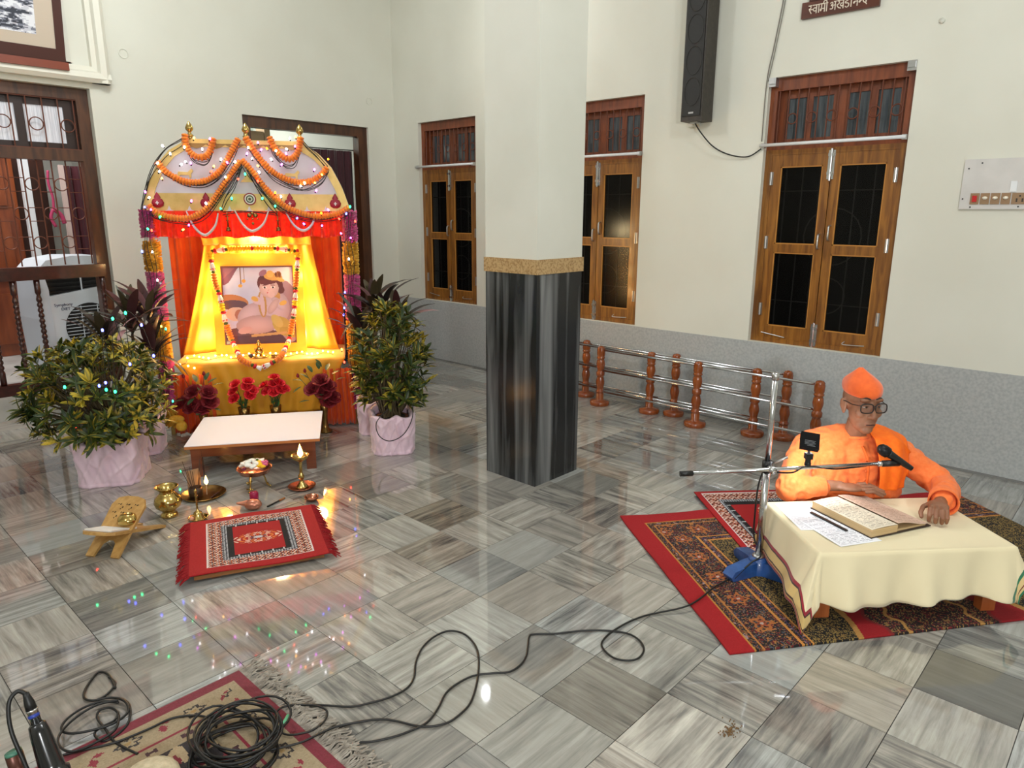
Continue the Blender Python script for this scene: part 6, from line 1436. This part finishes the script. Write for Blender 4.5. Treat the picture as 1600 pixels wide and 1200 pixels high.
MB().tube([(0.01, .0, .52), (.05, -.02, .545), (.075, -.03, .56)], [.006, .005, .006], 8).build('clamp_lever', STEEL, ms, True)
P0 = b0 - bl * .40; P1 = b0 + bl * .505
MB().tube([P0, P1], .0085, 12).build('boom', CHROME, ms, True); MB().tube([P0, P0 + bl * .055], .012, 12).build('boom_grip', BLACKM, ms, True)
MB().tube([P1, P1 + bl * .075], .0145, 12).build('clip_sleeve', BLACKM, ms, True); MB().tube([P1 - bl * .02, P1 + bl * .002], .012, 12).build('sleeve_nut', CHROME, ms, True)
MB().tube(smooth_path([(0, .018, .50), (-.022, .018, .42), (-.028, .016, .30), (-.02, .02, .16), (.0, -.022, .095), (-.06, -.05, .07), (-.14, -.08, .015)], 6), .004, 6).build('clipped_cable', BLACKR, ms, True)
MB().tube(smooth_path([tuple(b0 + Vector((.01, -.002, -.012))), tuple(b0 + bl * .10 + Vector((0, 0, -.02))), tuple(b0 + bl * .16 + Vector((0, -.01, .01))), tuple(b0 + bl * .30 + Vector((0, 0, -.014))), tuple(P1)], 6), .0035, 6).build('boom_cable', BLACKR, ms, True)
mc = tthing('microphone', 'black handheld microphone held in the boom clip before the reader', 'microphone', -.459 + P1.x + bl.x * .07, .162 + P1.y, .012 + P1.z + .016)
md_ = Vector((-.80, .22, .52)).normalized()
QM = md_.to_track_quat('Z', 'Y').to_matrix().to_4x4() @ Matrix.Translation((0, 0, -.07))
MB().lathe([(.011, 0), (.0125, .02), (.016, .09), (.018, .115), (.019, .12)], 20, M=QM).build('handle', BLACKM, mc, True); MB().lathe([(.019, .12), (.0245, .124), (.0255, .135), (.0255, .147), (.022, .162), (.012, .172), (0, .175)], 22, M=QM, caps=False).build('grille_head', mat('dark_mesh_grille', (40, 40, 42), .4, .6, col2=(20, 20, 22), scale=400), mc, True)
lm = tthing('clip_lamp', 'small square black lamp clipped on the microphone boom', 'lamp', -.459 + b0.x + bl.x * .165, .162 + b0.y, .012 + b0.z + .0145)
aim = Vector((.16, .62, -.62)).normalized(); lz = Vector((0, .004, .106))
QL = Matrix.Translation(lz) @ aim.to_track_quat('Z', 'Y').to_matrix().to_4x4() @ Matrix.Rotation(R_(8), 4, 'Z')
MB().b(-.038, .038, -.038, .038, -.014, .012, M=QL).build('housing', mat('matt_black_housing', (9, 9, 10), .8, spec=.2), lm); MB().b(-.034, .034, -.034, .034, .012, .014, M=QL).build('diffuser', mat('lamp_diffuser', (255, 255, 255), .4, emit=(240, 246, 255), estr=30), lm)
for k in range(5): MB().b(-.022 + .004 * (k % 2), .022 - .005 * (k == 4) * 2, -.003 - k * .006 - .0, -.0015 - k * .006, -.0148, -.014, M=QL).build('small_print', mat('grey_print', (120, 122, 126), .6), lm)
MB().tube([(0, 0, .012), (0, 0, .045)], .012, 10).b(-.014, .014, -.014, .014, .03, .055).tube([(0, .0, .05), tuple(lz)], .006, 8).tube([(0, 0, .0), (0, 0, .012)], .014, 10).build('swivel', BLACKM, lm)
lp_ = QL @ Vector((0, 0, .03)); lw_ = TW(lm.location.x * 0 + (-.459 + b0.x + bl.x * .165) + lp_.x, .162 + b0.y + lp_.y, .012 + b0.z + .0145 + lp_.z)
tg = TW((-.459 + b0.x + bl.x * .165) + lp_.x + aim.x, .162 + b0.y + lp_.y + aim.y, .012 + b0.z + lp_.z + aim.z)
light('clip_lamp_beam', 'AREA', lw_, 1.7, (.95, .98, 1.0), .06, .06, aim=tg)
# ------------------------------------------------------------------ cables on the floor
def fcable(label, pix, r=.0038, z=.006, n=8, name='cable', zs=None):
    P = [floor_pt(px, py, zs[i] if zs and i < len(zs) else z) for i, (px, py) in enumerate(pix)]
    P = smooth_path(P, n)
    return tag(MB().tube(P, r, 7).build(name, BLACKR, None, True), label, 'cable')
P_ = [(1138, 905), (1115, 918), (1098, 932), (1080, 944), (1060, 951), (1030, 957), (1005, 963), (980, 973), (958, 986), (945, 997), (940, 1008), (948, 1020), (962, 1029), (982, 1032), (998, 1028), (1006, 1016), (1002, 1004), (990, 994), (972, 988), (940, 985), (905, 986), (870, 990), (835, 991), (827, 995), (825, 1010), (822, 1026), (812, 1040), (795, 1050), (770, 1052), (740, 1056), (715, 1068), (697, 1083), (686, 1104), (672, 1124), (655, 1136), (620, 1150), (580, 1159), (552, 1161), (537, 1175), (528, 1198), (524, 1215)]
fcable('long black microphone cable looping across the marble floor to the stand', P_, zs=(.022, .022, .020, .017, .012))
P_ = [(440, 1098), (470, 1100), (510, 1102), (548, 1104), (575, 1099), (610, 1089), (636, 1075), (647, 1058), (650, 1034), (660, 1012), (678, 995), (700, 986), (722, 989), (738, 1002), (747, 1020), (748, 1045), (744, 1072), (735, 1098), (720, 1115), (700, 1129), (675, 1135), (650, 1134), (620, 1127), (595, 1124), (560, 1128), (530, 1136), (500, 1146), (470, 1155), (440, 1166), (400, 1180)]
fcable('black cable with one wide loop on the floor beside the fringed rug', P_)
rnd = random.Random(12); cz = MB(); c = floor_pt(372, 1172); zz = .012
tangle = thing('cable_coil', 'tangled coil of black cables lying on the fringed rug', 'cable coil', (c[0], c[1], 0))
for k in range(13):
    ph_ = rnd.uniform(0, 6.28); rr_ = rnd.uniform(.085, .14); ex = rnd.uniform(.75, 1.15); ox, oy = rnd.uniform(-.035, .035), rnd.uniform(-.03, .03); z0 = zz + .005 + k * .0052
    pts = [(ox + rr_ * ex * math.cos(t + ph_), oy + rr_ / ex * math.sin(t + ph_), z0 + .006 * math.sin(3 * t + ph_)) for t in [i * 2 * math.pi / 26 for i in range(26)]]
    MB().tube(pts, .0040, 7, closed=True).build('loop', BLACKR, tangle, True)
P_ = [(180, 1075), (170, 1055), (155, 1050), (143, 1062), (132, 1080), (133, 1092), (150, 1094), (168, 1084), (180, 1068), (170, 1058)]
P2 = [(172, 1090), (190, 1092), (203, 1104), (200, 1130), (180, 1150), (160, 1158), (148, 1148), (155, 1138), (178, 1126), (184, 1114), (172, 1106), (156, 1110), (152, 1122), (165, 1140), (180, 1160), (215, 1178)]
P3 = [(150, 1094), (175, 1090), (195, 1096), (200, 1112), (178, 1130), (140, 1142), (110, 1146), (96, 1140), (104, 1124), (130, 1106), (160, 1096), (185, 1098)]
P4 = [(185, 1094), (150, 1102), (115, 1124), (92, 1150), (95, 1168), (115, 1174), (150, 1160), (180, 1140), (186, 1118)]
lc = thing('loose_cable', 'loosely looped black cable on the tiles left of the fringed rug', 'cable', floor_pt(150, 1110))
for k, q in enumerate((P_, P2, P3, P4)):
    pts = [Vector(floor_pt(px, py, .006 + .006 * k)) - lc.location for px, py in q]; MB().tube(smooth_path(pts, 8), .0040, 7).build('loop', BLACKR, lc, True)
fcable('black cable lying across the fringed rug towards the lower left', [(98, 1180), (130, 1172), (180, 1160), (230, 1140), (270, 1122), (310, 1118), (335, 1126), (338, 1136)], z=.016)
fcable('black cable trailing over the fringed rug to its right border', [(300, 1192), (340, 1186), (390, 1178), (430, 1170), (470, 1160), (500, 1146), (530, 1134), (575, 1126)], z=.022)
tg_ = thing('tied_cable_end', 'thin cable loop tied with a green band on the rug fringe', 'cable', floor_pt(445, 1125))
pts = [Vector(floor_pt(px, py, .018)) - tg_.location for px, py in [(430, 1142), (428, 1125), (436, 1108), (455, 1102), (490, 1102), (510, 1110), (508, 1125), (490, 1140), (470, 1146), (450, 1148), (434, 1142)]]
MB().tube(smooth_path(pts, 8), .0035, 6).build('loop', BLACKR, tg_, True); a, b_ = [Vector(floor_pt(px, py, .022)) - tg_.location for px, py in ((438, 1140), (450, 1118))]
MB().tube([a, b_], .006, 8).build('green_band', mat('mint_tape', (110, 196, 150), .5), tg_, True)
# ------------------------------------------------------------------ fringed rug in the lower left corner
RX0, RX1, RY0, RY1 = -.55, .957, 1.05, 2.218
def rug_paint(X, Y):
    w_ = RX1 - RX0; h_ = RY1 - RY0; d = np.minimum(w_ - X, h_ - Y) / .72; img = rgbmap(X.shape, (112, 10, 34)); n = vnoise(X, Y, 250, 3)
    a = np.where(w_ - X < h_ - Y, Y, X)                         # coordinate along the nearer edge
    m = d > .062; put(img, m, (150, 132, 102))
    def mot(d0, per, off, fn, col, mask):
        u = np.mod(a + off, per) - per / 2; v = d - d0; put(img, mask & fn(u, v), col)
    band = (d > .062) & (d < .215)
    mot(.135, .20, 0, lambda u, v: np.abs(np.hypot(u, v) - .030 - .007 * np.cos(6 * np.arctan2(v, u))) < .006, (34, 24, 24), band)
    mot(.135, .20, 0, lambda u, v: np.hypot(u, v) < .010, (150, 120, 70), band)
    mot(.150, .20, .1, lambda u, v: (np.abs(u) / .014 + np.abs(v) / .030) < 1, (128, 20, 40), band); mot(.115, .20, .1, lambda u, v: (np.abs(u - .02) / .018 + np.abs(v) / .012) < 1, (128, 20, 40), band)
    put(img, (np.abs(d - .222) < .006), (128, 16, 42))
    m = d > .228; put(img, m, (146, 128, 98)); mot(.262, .11, .02, lambda u, v: (np.abs(np.abs(u) - .012) < .007) & (np.abs(v) < .014) | (np.hypot(u, v) < .008), (60, 22, 30), m & (d < .30))
    m = d > .30; put(img, m, (30, 20, 26)); f = vnoise(X, Y, 26, 8); g = vnoise(X, Y, 34, 9); put(img, m & (f > .64), (168, 146, 112)); put(img, m & (g < .24), (120, 24, 40))
    return np.clip(img + (n[..., None] - .5) * 18, 0, 255)
fr = thing('fringed_rug', 'beige and crimson patterned rug with grey fringe, lower left corner', 'rug', (RX0, RY0, 0))
painted('weave', RX1 - RX0, RY1 - RY0, .0048, rug_paint, attr_mat('wool_rug', .95, .25, bump=.4), fr, zfn=lambda X, Y: .010 + 0 * X, thick=.008)
fb = MB(); rnd = random.Random(5)
for k in range(330):
    y = (RY1 - RY0) * k / 329; x = RX1 - RX0; l = rnd.uniform(.06, .10); w1, w2 = rnd.uniform(-.02, .02), rnd.uniform(-.035, .035)
    fb.tube([(x - .004, y, .008), (x + l * .4, y + w1, .012 + rnd.uniform(0, .008)), (x + l * .75, y + w2, .010), (x + l, y + w2 * 1.3, .006)], .0028, 5)
o = fb.build('fringe', mat('grey_wool_fringe', (168, 160, 148), .95, col2=(128, 120, 110), scale=40), fr); o['kind'] = 'stuff'
# ------------------------------------------------------------------ microphones close to the camera
mA = thing('desk_microphone', 'black microphone with silver connector standing at the lower left edge', 'microphone', (.262, 1.578, 0))
RB = mat('glossy_black_enamel', (12, 13, 16), .22, coat=.5)
ax0, ax1 = Vector((.002, -.007, .43)), Vector((-.012, .060, .600)); dn = (ax1 - ax0).normalized(); QA = Matrix.Translation(ax0) @ dn.to_track_quat('Z', 'Y').to_matrix().to_4x4()
MB().lathe([(.028, -.03), (.030, -.01), (.030, .012), (.024, .016), (.0235, .03), (.019, .10), (.0165, .118), (.012, .122)], 24, M=QA).build('handle', RB, mA, True)
MB().lathe([(.0105, .122), (.0105, .148), (.012, .149), (.012, .152), (.0100, .153)], 18, M=QA).build('connector', CHROME, mA, True); MB().lathe([(.0105, .136), (.0112, .137), (.0112, .141), (.0105, .142)], 18, M=QA, caps=False).build('blue_ring', mat('blue_ring', (40, 60, 150), .4), mA, True)
MB().lathe([(.0108, .153), (.0100, .168), (.007, .182), (.006, .19)], 16, M=QA).build('strain_relief', BLACKR, mA, True)
e = QA @ Vector((0, 0, .188)); MB().tube(smooth_path([tuple(e), (e.x - .012, e.y + .012, e.z + .006), (e.x - .03, e.y + .01, e.z - .012), (e.x - .038, e.y - .015, e.z - .06), (e.x - .030, e.y - .05, e.z - .13), (e.x - .02, e.y - .08, e.z - .22), (e.x - .03, e.y - .1, .12), (e.x - .08, e.y - .08, .012)], 8), .0045, 8).build('cable', BLACKR, mA, True)
MB().lathe([(.09, 0), (.09, .012), (.02, .02), (.009, .03)], 28).build('base', BLACKM, mA, True); MB().tube([(0, 0, .02), tuple(QA @ Vector((0, 0, -.02)))], .009, 10).build('pole', CHROME, mA, True)
mB = thing('metal_tube', 'brown metal tube with a green end cap at the lower left edge', 'tube', (.205, 1.615, 0))
MB().tube([(.01, -.01, .40), (.004, .012, .488)], .0165, 18).build('barrel', mat('brown_metal_barrel', (70, 38, 30), .3, .5, col2=(96, 56, 44), scale=20), mB, True); MB().tube([(.004, .012, .488), (.0035, .0135, .4935)], .0160, 18).build('end_cap', mat('green_cap', (70, 120, 100), .4), mB, True)
MB().tube([(0, 0, .0), (.012, -.014, .41)], .012, 10).lathe([(.07, 0), (.07, .012), (.012, .02)], 24).build('stand', BLACKM, mB, True)
cu = floor_pt(238, 1243)
tag(MB().ball((cu[0], cu[1], .05), (.08, .08, .045), 20, 12).build('cushion', mat('cream_fleece', (206, 192, 162), .95, col2=(184, 170, 140), scale=60, bump=.6), None, True), 'rounded cream fleece cushion at the bottom edge on the rug', 'cushion')
# small litter on the floor
rnd = random.Random(9); gr_ = MB(); c = floor_pt(1140, 1142)
for k in range(90):
    a = rnd.uniform(0, 6.28); r = abs(rnd.gauss(0, 1)); x = c[0] + r * .030 * math.cos(a) + .0; y = c[1] + r * .018 * math.sin(a); gr_.ball((x, y, .002), (rnd.uniform(.002, .004), .002, .002), 6, 4)
tag(gr_.build('scattered_grains', mat('brown_grains', (112, 84, 50), .9)), 'little heap of brown grains spilled on the pale tile', 'grains', kind='stuff')
for px, py, lb in ((1007, 670, 'small steel floor ring near the barrier posts'), (958, 627, 'small steel floor ring close to the dado')):
    x, y, _ = floor_pt(px, py); q = MB(); q.tube([(x + .022 * math.cos(t * .3927), y + .022 * math.sin(t * .3927), .003) for t in range(16)], .003, 6, closed=True); tag(q.build('floor_ring', STEEL, None, True), lb, 'ring')
